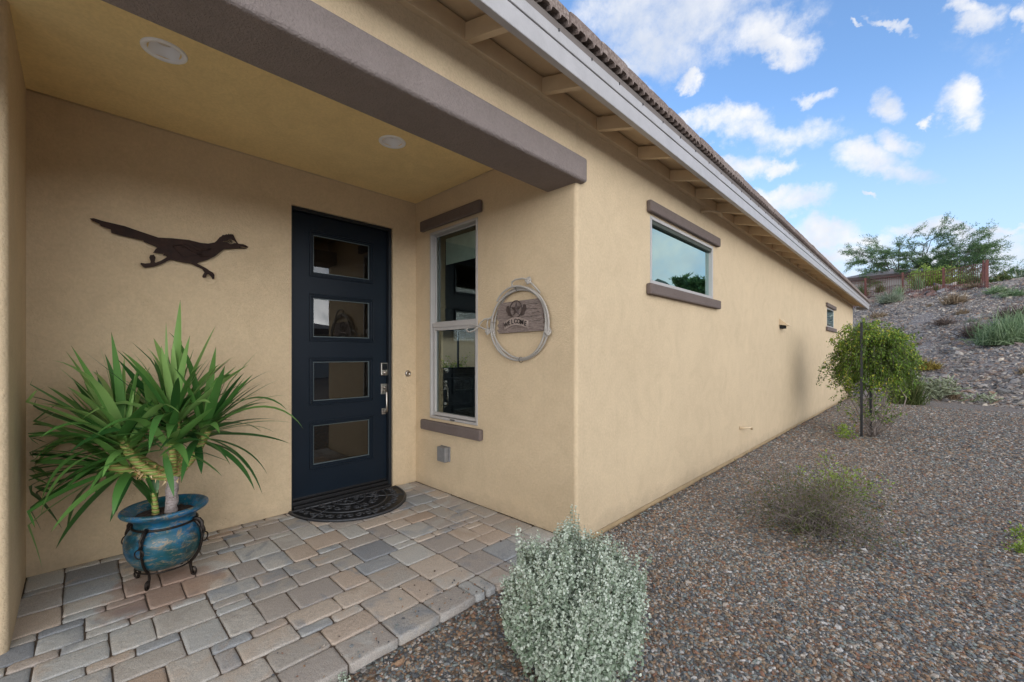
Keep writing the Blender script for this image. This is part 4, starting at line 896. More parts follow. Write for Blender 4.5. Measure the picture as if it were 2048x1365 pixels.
hs = [  # base position, axis, count, lmin, lmax, lo, tone, stem-from
    (yloc(-.160, -.10, .83), (-.25*Rv - .30*Fv + UP*.9), 46, .38, .60, .0, .58),
    (yloc(.055, -.01, .94), (.05*Rv - .10*Fv + UP), 50, .40, .56, .0, .52),
    (yloc(-.330, .02, .80), (-.7*Rv - .1*Fv + UP*.75), 38, .36, .55, -.05, .38),
    (yloc(.180, .10, .86), (.55*Rv + .1*Fv + UP*.75), 48, .38, .60, -.15, .36),
    (yloc(-.260, -.06, .66), (-.80*Rv - .50*Fv + UP*.30), 30, .38, .60, -.05, .40),
    (yloc(-.080, .14, .90), (-.15*Rv + .3*Fv + UP), 34, .34, .48, .0, .28),
    (yloc(.120, -.10, .80), (.75*Rv - .40*Fv + UP*.5), 16, .30, .50, .0, .45),
]
lv = MB(); al = []
for p, ax, n, l0, l1, lo, t0 in hs: head(lv, al, p, ax, n, l0, l1, lo, t0)
# tall pale spear at the top and its companion
sword(lv, al, yloc(.06, -.02, .93), (.06*Rv + UP), .69, .058, .04, .86, face=Rv); sword(lv, al, yloc(.03, -.02, .93), (-.02*Rv + UP), .56, .020, .02, .95)
sword(lv, al, yloc(-.150, -.11, .84), (.02*Rv + UP), .45, .034, .05, .95, face=Rv); sword(lv, al, yloc(-.130, -.11, .84), (.14*Rv + UP), .36, .020, .05, .95)
sword(lv, al, yloc(-.03, -.05, .96), (-.2*Rv + UP), .22, .07, 3.0, .80)
sword(lv, al, yloc(-.16, -.12, .82), (.75*Rv - .5*Fv + UP*.55), .50, .05, .25, .45); sword(lv, al, yloc(-.13, -.12, .80), (.95*Rv - .4*Fv + UP*.52), .50, .042, .15, .72)
sword(lv, al, yloc(-.10, -.12, .78), (.9*Rv - .5*Fv + UP*.25), .46, .045, -.35, .62)
for dx, dz, l_, t_ in ((-.95, .1, .52, .6), (-.9, -.15, .55, .38), (-.9, .35, .60, .30), (-.7, -.42, .50, .45), (-.95, .0, .44, .72), (-.8, -.3, .58, .2)):
    sword(lv, al, yloc(-.26, -.08, .68), (dx*Rv - .42*Fv + UP*dz), l_, .042, 1.1, t_)
# young shoot at the soil
for k in range(9):
    a = k*2.4; sword(lv, al, yloc(-.045, -.02, .40+.012*k), (Rv*(-.45+.35*math.cos(a)) + Fv*.35*math.sin(a) + UP*(.9)), rnd.uniform(.14, .27), .040, rnd.uniform(.2, 1.4), rnd.uniform(.2, .5))
o = lv.build('leaves', mYuc, yu, recalc=False); at = o.data.attributes.new('along', 'FLOAT', 'POINT'); at.data.foreach_set('value', al)
mCane = NM('cane_bark'); nb = mCane.noise(30, 6, .7, mCane.stretch((1, 1, 2.5)), dist=1.5)
mCane.col(mCane.ramp(nb.outputs[0], [(.3, (.14, .10, .085)), (.45, (.34, .28, .26)), (.7, (.52, .46, .44))])).set(Roughness=.9); mCane.bump(nb.outputs[0], .9, .010); mCane = mCane.m
m_ = MB(); m_.tube([T0.lerp(T1, i/10) + Vector((rnd.uniform(-.003, .003), rnd.uniform(-.003, .003), 0)) for i in range(11)], [.030+.003*math.sin(i*2.3) for i in range(11)], 14); m_.build('trunk', mCane, yu)
mSt = NM('green_cane'); wv = mSt.N.new('ShaderNodeTexWave'); wv.bands_direction = 'Z'; wv.inputs['Scale'].default_value = 14; wv.inputs['Distortion'].default_value = 3; mSt.L.new(mSt.co, wv.inputs[0])
mSt.col(mSt.ramp(wv.outputs[0], [(.15, (.42, .30, .11)), (.4, (.20, .28, .055)), (.9, (.28, .38, .09))])).set(Roughness=.6); mSt.bump(wv.outputs[0], .8, .006); mSt = mSt.m
def stem(mb, a, b, ctrl, r0, r1):
    P = []; R_ = []
    for i in range(15):
        t = i/14; q = a*(1-t)**2 + ctrl*2*t*(1-t) + b*t*t; P.append(q); R_.append((r0*(1-t)+r1*t)*(1+.10*(i % 2)))
    mb.tube(P, R_, 10)
m_ = MB(); J = T1 - UP*.015
stem(m_, J, hs[0][0], yloc(-.12, -.07, .62), .024, .021); stem(m_, J, hs[1][0], yloc(.10, .0, .72), .024, .021); stem(m_, J, hs[2][0], yloc(-.15, .03, .66), .022, .02)
stem(m_, J, hs[3][0], yloc(.14, .06, .68), .022, .02); stem(m_, J, hs[4][0], yloc(-.08, -.04, .60), .022, .024); stem(m_, J, hs[5][0], yloc(0, .08, .68), .02, .02); stem(m_, J, hs[6][0], yloc(.08, -.04, .66), .018, .018)
stem(m_, yloc(-.040, -.02, .37), yloc(-.055, -.02, .50), yloc(-.045, -.02, .43), .018, .012)
m_.build('stems', mSt, yu)
m_ = MB()
for k in range(210):
    t = rnd.random(); s = rnd.choice([0, 1]); c_ = (J.lerp(yloc(-.13, -.07, .66), t*.95) if s else J.lerp(yloc(.085, -.0, .70), t)); c_ = c_ - UP*.008*t
    d = Vector((rnd.gauss(0, 1), rnd.gauss(0, 1), rnd.gauss(-.15, .8))).normalized(); e_ = d.orthogonal().normalized()*rnd.uniform(.004, .011); l_ = rnd.uniform(.018, .046)
    q = c_ + d*.016; m_.add([q+e_, q-e_, q-e_*.6+d*l_*.6, q+d*l_+Vector((0,0,rnd.uniform(-.01,.006))), q+e_*.6+d*l_*.6], [(0,1,2,3,4)], tone=rnd.random())
mHusk = NM('dry_husk'); mHusk.col(mHusk.ramp(mHusk.attr(), [(0, (.25, .13, .055)), (.4, (.52, .34, .13)), (1, (.68, .52, .30))])).set(Roughness=.85); mHusk = mHusk.m
m_.build('dry_husks', mHusk, yu, recalc=False)
# ---------------------------------------------------------------- silver shrub in the foreground
def silver_shrub(name, label, c, rad, h, nst, seed, leaf=.0128, step=.0095, upn=13):
    r = np.random.RandomState(seed); t = thing(name, label, 'shrub', c)
    u = r.rand(nst)**1.35; phi = r.rand(nst)*2*math.pi
    # tips on a rounded-box dome
    ang = np.arccos(1-u*1.12); ang = np.clip(ang, 0, 1.85)
    sx = np.where(ang > math.pi/2, 1.0, np.sin(ang)); cz = np.cos(ang); pw = .62
    lump = 1 + .06*np.sin(phi*3+1.0) * sx + .07*np.sin(phi*5+ang*4) + .17*(r.rand(nst)-.6) + .12*(r.rand(nst) > .955)
    tip = np.stack([rad*np.sign(np.cos(phi))*np.abs(np.cos(phi))**.9*sx**pw, rad*np.sign(np.sin(phi))*np.abs(np.sin(phi))**.9*sx**pw, h*(.52+.48*np.sign(cz)*np.abs(cz)**pw)], -1)*lump[:, None]
    tip[:, 2] = np.maximum(tip[:, 2], .03)
    base = np.stack([r.randn(nst)*.03, r.randn(nst)*.03, np.zeros(nst)], -1)
    mid = base*.4 + tip*.6; mid[:, 2] -= .02*h
    out = unit(tip - np.array([0, 0, h*.25])); dirv = unit(out*.75 + np.array([0, 0, .75]) + r.randn(nst, 3)*.18)
    LV, LF, LT, off_ = [], [], [], 0; st_ = MB()
    cen = np.array(c)
    for k in range(upn):
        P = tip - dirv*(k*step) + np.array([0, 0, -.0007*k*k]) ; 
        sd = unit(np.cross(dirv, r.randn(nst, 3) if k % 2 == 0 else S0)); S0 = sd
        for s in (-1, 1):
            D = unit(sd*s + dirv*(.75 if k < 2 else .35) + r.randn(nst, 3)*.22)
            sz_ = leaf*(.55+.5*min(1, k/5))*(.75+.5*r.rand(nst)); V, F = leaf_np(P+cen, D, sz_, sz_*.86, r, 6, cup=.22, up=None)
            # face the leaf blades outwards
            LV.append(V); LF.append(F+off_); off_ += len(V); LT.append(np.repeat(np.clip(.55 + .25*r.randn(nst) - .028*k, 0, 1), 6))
    npmesh('leaves', np.concatenate(LV), np.concatenate(LF), mSilver, np.concatenate(LT), parent=t)
    for i in range(0, nst, 2):
        a, b, e_ = Vector(base[i])+Vector(c), Vector(mid[i]-dirv[i]*.04)+Vector(c), Vector(tip[i]-dirv[i]*step*upn)+Vector(c)
        st_.tube([a, b, e_, Vector(tip[i])+Vector(c)], [.0028, .0018, .0012, .0008], 4, cap=False)
    st_.build('stems', mTwigPale, t, recalc=False); return t
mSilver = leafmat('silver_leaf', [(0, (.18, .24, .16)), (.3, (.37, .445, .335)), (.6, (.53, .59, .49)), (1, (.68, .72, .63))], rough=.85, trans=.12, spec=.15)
mTwigPale = plain('pale_stem', (.20, .20, .13), .9, var=.2)
mTwig = plain('grey_twig', (.20, .165, .145), .9, var=.3, scale=30)
mTwigDk = plain('dark_twig', (.075, .055, .045), .9, var=.3, scale=30)
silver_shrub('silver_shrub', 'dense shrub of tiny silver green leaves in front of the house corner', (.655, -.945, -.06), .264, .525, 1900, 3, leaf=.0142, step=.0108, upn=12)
silver_shrub('silver_sprig', 'tiny silver sprig growing between gravel and the last edge pavers', (.045, -1.69, -.05), .035, .045, 12, 8, upn=4)
# ---------------------------------------------------------------- branching helper
def bush(name, label, c, rx, ry, h, ntw, nlv, leafs, lmat, tmat, seed, cat='shrub', spread=1.0, lw=.5, tr=.0035, up0=.15, group=None, leafzone=.35, hang=0, tonef=None, tilt=(0, 0), sub=3):
    """twiggy shrub: twigs arch from the base to an uneven dome, leaves sit along their outer part"""
    r = np.random.RandomState(seed); t = thing(name, label, cat, c, group); st_ = MB(); segs = []
    for i in range(ntw):
        phi = r.rand()*6.283; el_ = math.asin(min(1, up0 + (1-up0)*r.rand()**.8)); k = (.55+.5*r.rand())*(1+.18*math.sin(phi*3+seed)+.12*math.sin(phi*5+seed*2))
        e_ = Vector((rx*math.cos(phi)*math.cos(el_)*k+tilt[0]*h, ry*math.sin(phi)*math.cos(el_)*k+tilt[1]*h, h*math.sin(el_)*k)); b = Vector((r.randn()*rx*.07, r.randn()*ry*.07, 0))
        P = []; n = 6
        for j in range(n+1):
            q = j/n; p = b.lerp(e_, q); p.z += h*.13*math.sin(math.pi*q) - hang*q*q; p += Vector(tuple(r.randn(3)*.035*rx*q)); p.z = max(p.z, .004); P.append(p + Vector(c))
        st_.tube(P, [tr*(1-.75*j/n) for j in range(n+1)], 4, cap=False); segs.append(P)
        for s in range(sub):
            j = r.randint(2, n); p0 = P[j]; d = Vector(tuple(unit(r.randn(3) + np.array([0, 0, .3])))) * rx*r.uniform(.15, .35); Q = [p0, p0 + d*.5 + Vector(tuple(r.randn(3)*.02*rx)), p0 + d]
            for q_ in Q: q_.z = max(q_.z, c[2]+.004)
            st_.tube(Q, [tr*.5, tr*.38, tr*.2], 3, cap=False); segs.append([P[j], Q[1], Q[2], Q[2]])
    st_.build('twigs', tmat, t, recalc=False)
    if nlv:
        A = np.array([[tuple(s[-1]), tuple(s[-2]), tuple(s[max(0, int(len(s)*leafzone))])] for s in segs]); idx = r.randint(0, len(A), nlv); q = r.rand(nlv)
        w = q[:, None]; S = A[idx]; P = np.where(w < .5, S[:, 0]*(1-2*w)+S[:, 1]*2*w, S[:, 1]*(2-2*w)+S[:, 2]*(2*w-1)); P = P + r.randn(nlv, 3)*leafs*.8
        D = unit(S[:, 0]-S[:, 2]) + r.randn(nlv, 3)*.7; sz_ = leafs*(.6+.8*r.rand(nlv)); V, F = leaf_np(P, D, sz_, sz_*lw, r, 4)
        tn = np.clip(r.rand(nlv)*.6 + .4*(P[:, 2]-c[2])/h, 0, 1) if tonef is None else tonef(P, r)
        npmesh('foliage', V, F, lmat, np.repeat(tn, 4), parent=t)
    return t
# ---- airy dry bush in the gravel
mDryG = leafmat('sparse_leaf', [(0, (.055, .060, .022)), (.4, (.085, .11, .030)), (.7, (.13, .15, .045)), (.9, (.20, .13, .05))], rough=.7, trans=.2)
mLime = leafmat('lime_leaf', [(0, (.14, .22, .03)), (.5, (.25, .36, .055)), (1, (.40, .50, .12))], rough=.6, trans=.3)
bush('dry_bush', 'low airy half dry bush with grey twigs and sparse olive leaves', (1.14, 1.50, -.055), .66, .66, .50, 135, 4600, .020, mDryG, mTwig, 31, lw=.35, tr=.0030, up0=.02, sub=5)
bush('lime_shrublet', 'bright lime green new growth rising behind the airy dry bush', (1.16, 2.45, -.05), .42, .30, .34, 30, 620, .032, mLime, mTwig, 33, lw=.4, tr=.003, up0=.25, sub=3)
for i, (x, y, s, lab) in enumerate([(.80, 6.25, .17, 'small lime green weed in the gravel left of the trellis stake'), (2.235, 2.36, .085, 'small lime weed at the right edge, the farther of two'), (2.19, 2.02, .075, 'small lime weed at the right edge, the nearer of two')]):
    bush('weed', lab, (x, y, -.05), s, s, s*1.3, 12, 160, s*.30, mLime, mTwigPale, 60+i, cat='weed', lw=.42, tr=.002, up0=.4, group='lime green weeds in the gravel', sub=1)
# ---------------------------------------------------------------- vine on its stakes
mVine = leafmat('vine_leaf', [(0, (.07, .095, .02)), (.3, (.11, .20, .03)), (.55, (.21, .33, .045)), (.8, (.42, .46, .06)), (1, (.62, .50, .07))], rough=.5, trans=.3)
vn_ = thing('trellis_vine', 'green and yellow vine mounded over black stakes beside the long wall', 'vine', (1.12, 6.75, -.05))
r = np.random.RandomState(9); st_ = MB(); VC = np.array([1.16, 7.06, 1.30]); tips = []
for i in range(7):
    a = i*.9; e_ = VC + np.array([.22*math.cos(a), .22*math.sin(a), -.3+.1*r.rand()]); P = smooth_path((1.12+.04*math.cos(a), 6.72+.05*math.sin(a), -.05), e_, 0, 8, random.Random(i), .05); st_.tube(P, [.013-.0008*j for j in range(9)], 6)
big = [(1.12, 6.72, -.05), (1.30, 6.66, .12), (1.48, 6.66, .42), (1.52, 6.7, .62), (1.42, 6.75, .80)]; st_.tube([Vector(p) for p in big], [.013, .012, .010, .009, .007], 6)
st_.tube([Vector(p) for p in ((1.10, 6.70, -.05), (.98, 6.72, .22), (.78, 6.9, .62), (.62, 7.0, .95), (.70, 7.0, 1.25))], [.011, .010, .009, .007, .006], 6)
LP, LD = [], []
nb = 430
for i in range(nb):
    phi = r.rand()*6.283; el_ = math.asin(r.uniform(-.75, 1)); k = (.62+.44*r.rand())*(1-.16*math.cos(phi)); ex = np.array([.50*math.cos(phi)*math.cos(el_), .46*math.sin(phi)*math.cos(el_), .58*math.sin(el_)]) * k
    ex[:2] *= (.74+.26*min(1, max(0, (ex[2]+.5)/.7)))
    a_ = VC + ex*.35; b_ = VC + ex + np.array([0, 0, .06*r.randn()]); drop = r.uniform(.08, .40)*(1 if ex[2] < .25 else .45); out = unit(ex*np.array([1, 1, 0])+1e-6)
    e_ = b_ + out*r.uniform(.04, .18) - np.array([0, 0, drop]); P = [Vector(a_), Vector(b_), Vector((b_+e_)/2 + out*.04), Vector(e_)]
    st_.tube(P, [.0035, .0025, .0018, .001], 3, cap=False)
    A = np.array([tuple(p) for p in P]); m = 52; q = r.rand(m)**.8*3; j = np.minimum(q.astype(int), 2); f = (q-j)[:, None]; pp = A[j]*(1-f)+A[j+1]*f
    LP.append(pp + r.randn(m, 3)*.028); LD.append(unit(A[j+1]-A[j])*.8 + r.randn(m, 3)*.6 + np.array([0, 0, -.25]))
for i in range(22):     # loose sprays reaching left towards the wall and right
    side = -1 if i < 17 else 1; s0 = VC + np.array([side*.40*.7, side*.40*.7*-.2, .05-.05*i % .3 + .12*r.randn()]); L_ = r.uniform(.45, .85) if side < 0 else r.uniform(.25, .5)
    d = np.array([side*.72, side*.62 if side > 0 else -.35, .10+.15*r.randn()]); P = [Vector(s0 + d*L_*q + np.array([0, 0, -.55*L_*q*q*(1+.5*r.rand())])) for q in np.linspace(0, 1, 8)]; P = [Vector((max(p.x, .03), p.y, p.z)) for p in P]
    st_.tube(P, [.003-.0003*j for j in range(8)], 3, cap=False); A = np.array([tuple(p) for p in P]); m = 46; q = r.rand(m)*6.999; j = q.astype(int); f = (q-j)[:, None]; LP.append(A[j]*(1-f)+A[j+1]*f + r.randn(m, 3)*.018); LD.append(r.randn(m, 3)*.7+np.array([0, 0, -.3]))
for i in range(22):     # thin suckers near the bottom
    a = r.rand()*6.283; p0 = np.array([1.15, 6.75, .0]) + r.randn(3)*np.array([.05, .08, 0]); p1 = p0 + np.array([math.cos(a)*.42, math.sin(a)*.5, r.uniform(.35, .95)]); P = smooth_path(p0, p1, .05, 6, random.Random(200+i), .04); st_.tube(P, [.004, .0035, .003, .003, .0025, .002, .0015], 3, cap=False)
    A = np.array([tuple(p) for p in P]); m = 26; q = 2.0+r.rand(m)*3.999; j = q.astype(int); f = (q-j)[:, None]; LP.append(A[j]*(1-f)+A[j+1]*f + r.randn(m, 3)*.022); LD.append(r.randn(m, 3))
st_.build('stems', mTwig, vn_, recalc=False)
LP = np.concatenate(LP); LP[:, 0] = np.maximum(LP[:, 0], .03); LD = np.concatenate(LD); sz_ = .042*(.6+.7*r.rand(len(LP))); V, F = leaf_np(LP, LD, sz_, sz_*.50, r, 4)
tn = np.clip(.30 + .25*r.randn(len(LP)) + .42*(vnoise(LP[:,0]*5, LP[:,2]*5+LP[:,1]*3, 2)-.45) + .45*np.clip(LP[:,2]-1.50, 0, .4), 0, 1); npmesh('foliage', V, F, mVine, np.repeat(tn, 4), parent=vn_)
for i, (x, y, h, lab) in enumerate([(.985, 6.57, 1.83, 'nearer black metal stake holding up the vine'), (1.08, 6.86, 1.62, 'farther black metal stake behind the first, inside the vine')]):
    t = thing('trellis_stake', lab, 'stake', (x, y, -.05), 'black stakes carrying the vine'); m_ = MB()
    m_.box((x-.017, y-.017, -.15), (x+.017, y+.017, h)); m_.build('post', mBlack, t, bevel=.003); m_ = MB()
    for z in (.35, .8, 1.25, h-.12): m_.tube([(x-.02, y, z), (x+.16, y+.10, z)], .004, 6)
    m_.build('crossbar', mBlack, t)
# ---------------------------------------------------------------- bank plants
def tuft(name, label, x, y, rad, h, n, mat, seed, cat='shrub', w=.012, group=None, z=None, lean=(0, 0)):
    r = np.random.RandomState(seed); zz = gz(x, y) if z is None else z; c = np.array([x, y, zz-.02]); phi = r.rand(n)*6.283; el_ = np.arcsin(.08+.92*r.rand(n)); k = .5+.55*r.rand(n); k *= 1+.2*np.sin(phi*3+seed)
    b = c + np.stack([r.randn(n)*rad*.28, r.randn(n)*rad*.28, np.zeros(n)], -1)
    e_ = b + np.stack([rad*.85*np.cos(phi)*np.cos(el_)*k+lean[0]*h, rad*.85*np.sin(phi)*np.cos(el_)*k+lean[1]*h, h*np.sin(el_)*k], -1); m1 = (b+e_)/2 + np.stack([np.zeros(n), np.zeros(n), h*.12*np.ones(n)], -1) + r.randn(n, 3)*rad*.08
    S = unit(np.cross(e_-b, r.randn(n, 3)))*w*.5; V = np.stack([b-S, b+S, m1+S*.9, m1-S*.9, e_+S*.25, e_-S*.25], 1).reshape(-1, 3); i = np.arange(n)[:, None]*6
    F = np.concatenate([i+np.array([0,1,2,3]), i+np.array([3,2,4,5])]); o = npmesh(name, V, F, mat, np.repeat(r.rand(n), 6)); return tag(o, label, cat, group)
def tm(name, a, b, c): return leafmat(name, [(0, a), (.5, b), (1, c)], rough=.8, trans=.2, spec=.2)
mTan = tm('dry_straw', (.16, .115, .07), (.30, .22, .14), (.42, .33, .22)); mBrn = tm('dead_brown', (.07, .05, .04), (.15, .11, .09), (.24, .18, .15))
mSage = tm('sage', (.13, .16, .10), (.24, .28, .19), (.38, .40, .30)); mFresh = tm('feathery_green', (.10, .16, .07), (.21, .30, .15), (.36, .44, .26)); mGold = tm('golden_scrub', (.14, .10, .02), (.32, .24, .05), (.48, .36, .10)); mOlive = tm('olive_scrub', (.05, .08, .025), (.11, .15, .05), (.20, .20, .09))
BANK = [('sage_shrub', 'pale sage shrub just below the left end of the rust fence', 0.04, 35.02, 0.961, 0.987, 420, 'sage', 0.03),
 ('dry_tussock', 'round tan dry tussock on the upper bank below the middle fence posts', 2.86, 31.14, 0.675, 0.756, 420, 'tan', 0.03),
 ('dry_tussock', 'small tan tussock between the round tan tussock and the feathery green grass', 3.06, 28.8, 0.339, 0.407, 160, 'tan', 0.025),
 ('dry_tussock', 'flat tan tussock showing just past the tip of the eave', -0.32, 31.56, 0.578, 0.489, 220, 'tan', 0.025),
 ('golden_scrub', 'golden yellow scrub on the bank above the pale cactus', 1.72, 19.74, 0.419, 0.474, 380, 'gold', 0.02),
 ('golden_scrub', 'small rust gold scrub touching the right side of the golden one', 2.01, 19.63, 0.227, 0.296, 160, 'gold', 0.02),
 ('olive_bush', 'olive and brown bush close behind the vine at the foot of the bank', 1.38, 13.65, 0.435, 0.989, 1500, 'olive', 0.018),
 ('dry_tussock', 'small orange brown tussock at the right foot of the pale cactus', 2.32, 15.64, 0.215, 0.441, 260, 'tan', 0.012),
 ('grass_clump', 'wide feathery grey green grass clump at the right edge of the bank, the nearest one', 3.89, 22.2, 0.937, 1.202, 1700, 'fresh', 0.022),
 ('grass_clump', 'feathery grass clump rising behind the widest one at the right edge', 4.45, 23.41, 0.724, 1.171, 900, 'fresh', 0.022),
 ('dead_shrub', 'dark grey dead shrub left of the feathery grass clump', 3.29, 24.02, 0.66, 0.726, 620, 'brown', 0.02),
 ('dead_shrub', 'brownish dry shrub above the feathery grass near the right edge', 4.31, 25.13, 0.544, 0.632, 420, 'brown', 0.025),
 ('dead_shrub', 'faint brown twiggy shrub in the middle of the bank', 2.39, 26.26, 0.583, 0.49, 260, 'brown', 0.02),
 ('green_scrub', 'yellow green scrub on the crest right of the fence corner', 4.46, 31.7, 0.595, 0.55, 320, 'fresh', 0.035),
 ('green_scrub', 'low green scrub on the crest running to the right edge', 4.94, 30.46, 0.703, 0.404, 320, 'fresh', 0.035),
 ('dry_tussock', 'straw coloured tussock at the foot of the fence corner', 3.72, 34.33, 0.56, 0.406, 200, 'tan', 0.03),
 ('green_scrub', 'small green scrub just behind the left fence post', -2.05, 42.15, 0.593, 1.218, 300, 'olive', 0.03),
 ('green_scrub', 'small green scrub behind the fence between first and second posts', -0.96, 43.6, 0.46, 0.944, 260, 'olive', 0.03),
 ('green_scrub', 'upright green scrub behind the fence right of the second post', 1.39, 39.04, 0.395, 1.136, 300, 'fresh', 0.03),
 ('green_scrub', 'small green scrub behind the fence left of the third post', 2.2, 37.48, 0.261, 0.536, 160, 'olive', 0.03),
 ('sage_shrub', 'pale green shrub at the left foot of the second fence post', 0.36, 37.17, 0.348, 0.954, 260, 'fresh', 0.03),
 ('dry_tussock', 'low orange tussock at the right edge low on the bank', 3.89, 17.97, 0.173, 0.249, 160, 'tan', 0.015),
 ('dry_tussock', 'very small pale tussock left of the tan tussock on the upper bank', 1.87, 31.65, 0.193, 0.264, 80, 'tan', 0.025),
 ('grass_clump', 'small pale grass tuft above the dark dead shrub', 3.21, 25.64, 0.252, 0.258, 120, 'sage', 0.02)]
MT = dict(tan=mTan, brown=mBrn, sage=mSage, fresh=mFresh, gold=mGold, olive=mOlive)
for k, (nm_, lab, x, y, rad, h, n, mt_, w) in enumerate(BANK):
    tuft(nm_, lab, x, y, rad, h, n, MT[mt_], 300+k, 'grass clump' if 'grass' in nm_ else 'shrub', w)
# cholla: jointed grey-green cactus at the toe
ch = thing('cholla_cactus', 'spindly pale grey green branching cactus at the foot of the rocky bank', 'cactus', (2.05, 15.55, gz(2.05, 15.55))); m_ = MB(); rc = random.Random(12)
def cholla(p, d, ln, r_, lev):
    e_ = p + d*ln; m_.tube([p, p.lerp(e_, .5) + Vector((rc.uniform(-.03, .03), rc.uniform(-.03, .03), rc.uniform(-.02, .02))), e_], [r_*.8, r_, r_*.75], 5, tone=rc.random())
    if lev > 0:
        for k in range(rc.choice([2, 3, 3])):
            q = Vector((rc.gauss(0, 1), rc.gauss(0, 1), rc.gauss(.35, .6))).normalized(); cholla(e_ if k < 2 else p.lerp(e_, .6), (d*.5 + q).normalized(), ln*rc.uniform(.7, 1.0), r_*.88, lev-1)
b0 = Vector((2.05, 15.55, gz(2.05, 15.55)))
for k in range(6): cholla(b0 + Vector((rc.uniform(-.1, .1), rc.uniform(-.1, .1), 0)), Vector((rc.uniform(-.9, .9), rc.uniform(-.9, .9), 1)).normalized(), .27, .026, 3)
for k in range(4): cholla(b0 + Vector((.35+.2*k, -.15-.15*k, .02)), Vector((rc.uniform(-.3, 1), rc.uniform(-.6, .2), .35)).normalized(), .20, .024, 2)
mCh = NM('cholla_skin'); cn = mCh.noise(45, 4); mCh.col(mCh.ramp(cn.outputs[0], [(.35, (.16, .19, .11)), (.6, (.36, .40, .27)), (.75, (.52, .52, .38))])).set(Roughness=.9); m_.build('branches', mCh.m, ch, recalc=False)
m_ = MB(); m_.tube([b0 - UP*.1, b0 + Vector((.02, 0, .18)), b0 + Vector((-.05, .02, .36))], [.05, .045, .035], 7); m_.build('trunk', mTwigDk, ch)
# ---------------------------------------------------------------- rust fence on the crest
mFence = plain('rust_steel', (.155, .058, .045), .75, var=.25, scale=12)
fence = thing('picket_fence', 'rust coloured metal picket fence along the top of the bank', 'fence', (1.5, 35.7, 5.3))
FP = [(-4.6, 45.61, 6.34), (-1.72, 41.62, 5.86), (0.55, 38.84, 5.6), (2.55, 36.71, 5.35), (4.21, 33.44, 5.08), (4.36, 37.87, 5.73), (4.86, 49.53, 5.83)]
def picket_panel(a, b, drop=1.5, gap=.17, bot=.02):
    A, B = Vector(a), Vector(b); n = max(2, int((B-A).length/gap)); m_ = MB()
    for i in range(1, n):
        p = A.lerp(B, i/n); m_.box((p.x-.011, p.y-.011, p.z+.05), (p.x+.011, p.y+.011, p.z+drop-.05))
    for z in (.05, drop-.08, drop-.30):
        m_.tube([A+UP*z, B+UP*z], .028 if z < .1 else .012, 4)
    m_.build('picket_panel', mFence, fence, recalc=False)
for i, p in enumerate(FP):
    m_ = MB(); hgt = 1.55 if i else 1.55; w = .06 if i < 5 else .03
    m_.box((p[0]-w, p[1]-w, p[2]-.4), (p[0]+w, p[1]+w, p[2]+hgt)); m_.box((p[0]-w-.012, p[1]-w-.012, p[2]+hgt), (p[0]+w+.012, p[1]+w+.012, p[2]+hgt+.03)); m_.build('post', mFence, fence)
    if i: picket_panel(FP[i-1], p)
# ---------------------------------------------------------------- trees and shrubs beyond the fence
mPV = leafmat('palo_verde_leaf', [(0, (.05, .10, .045)), (.4, (.10, .19, .07)), (.75, (.17, .28, .09)), (1, (.26, .36, .13))], rough=.6, trans=.25)
mBark = plain('tree_bark', (.085, .075, .055), .9, var=.3, scale=6)
def spray_tree(name, label, base, h, spread, seed, nl, limbs, lean=(0, 0), flat=.62, leaf=.12):
    r = random.Random(seed); q = np.random.RandomState(seed); t = thing(name, label, 'tree', base); tr_ = MB(); cr_ = []
    B = Vector(base)
    def grow(p, d, ln, rad, lev):
        n = 5; P = [p.copy()]
        for i in range(n):
            d = (d + Vector((r.gauss(0, .10), r.gauss(0, .10), r.gauss(0, .06))) + Vector((0, 0, -.035 if lev < 2 else .02))).normalized(); P.append(P[-1] + d*ln/n)
        tr_.tube(P, [rad*(1-.10*i) for i in range(n+1)], 5 if lev > 1 else 3, cap=False)
        if lev == 0: cr_.append(P); return
        for k in range(r.choice([3, 4, 4, 5])):
            j = r.randint(2, n); a = P[j]; u = Vector((r.gauss(0, 1), r.gauss(0, 1), r.gauss(.05, .42))).normalized()
            outv = Vector((a.x-B.x, a.y-B.y, 0)); outv = outv.normalized() if outv.length > .05 else Vector((0, 0, 0))
            grow(a, (d*.75 + u*.75 + outv*.35).normalized(), ln*r.uniform(.55, .85), rad*.50, lev-1)
    for k in range(limbs):
        a = k*2*math.pi/limbs + r.uniform(-.3, .3); e_ = r.uniform(.35, 1.2); d = Vector((math.cos(a)*spread/h*e_+lean[0], math.sin(a)*spread/h*e_+lean[1], flat)).normalized(); grow(B + Vector((math.cos(a)*.1, math.sin(a)*.1, 0)), d, h*.46*r.uniform(.8, 1.15), h*.014, 3)
    tr_.tube([B - UP*.6, B + UP*.15], [h*.045, h*.035], 8); tr_.build('trunk', mBark, t, recalc=False)
    A = np.array([[tuple(p) for p in P] for P in cr_]); idx = q.randint(0, len(A), nl); f = q.rand(nl)*4.999; j = f.astype(int); f = (f-j)[:, None]; P = A[idx, j]*(1-f)+A[idx, j+1]*f; D = unit(A[idx, j+1]-A[idx, j])
    P = P + q.randn(nl, 3)*.10*np.array([1, 1, .7]); sz_ = leaf*(.6+.8*q.rand(nl)); V, F = leaf_np(P, D*.9+q.randn(nl, 3)*.45, sz_, sz_*.30, q, 4)
    npmesh('crown', V, F, mPV, np.repeat(np.clip(.4+.25*q.randn(nl)+.3*(vnoise(P[:,0]*1.2, P[:,2]*1.6, 6)-.5), 0, 1), 4), parent=t); return t
spray_tree('desert_tree', 'tall wide feathery green desert tree beyond the fence, the larger of two', (1.31, 48.86, 6.94), 5.9, 3.3, 21, 50000, 8)
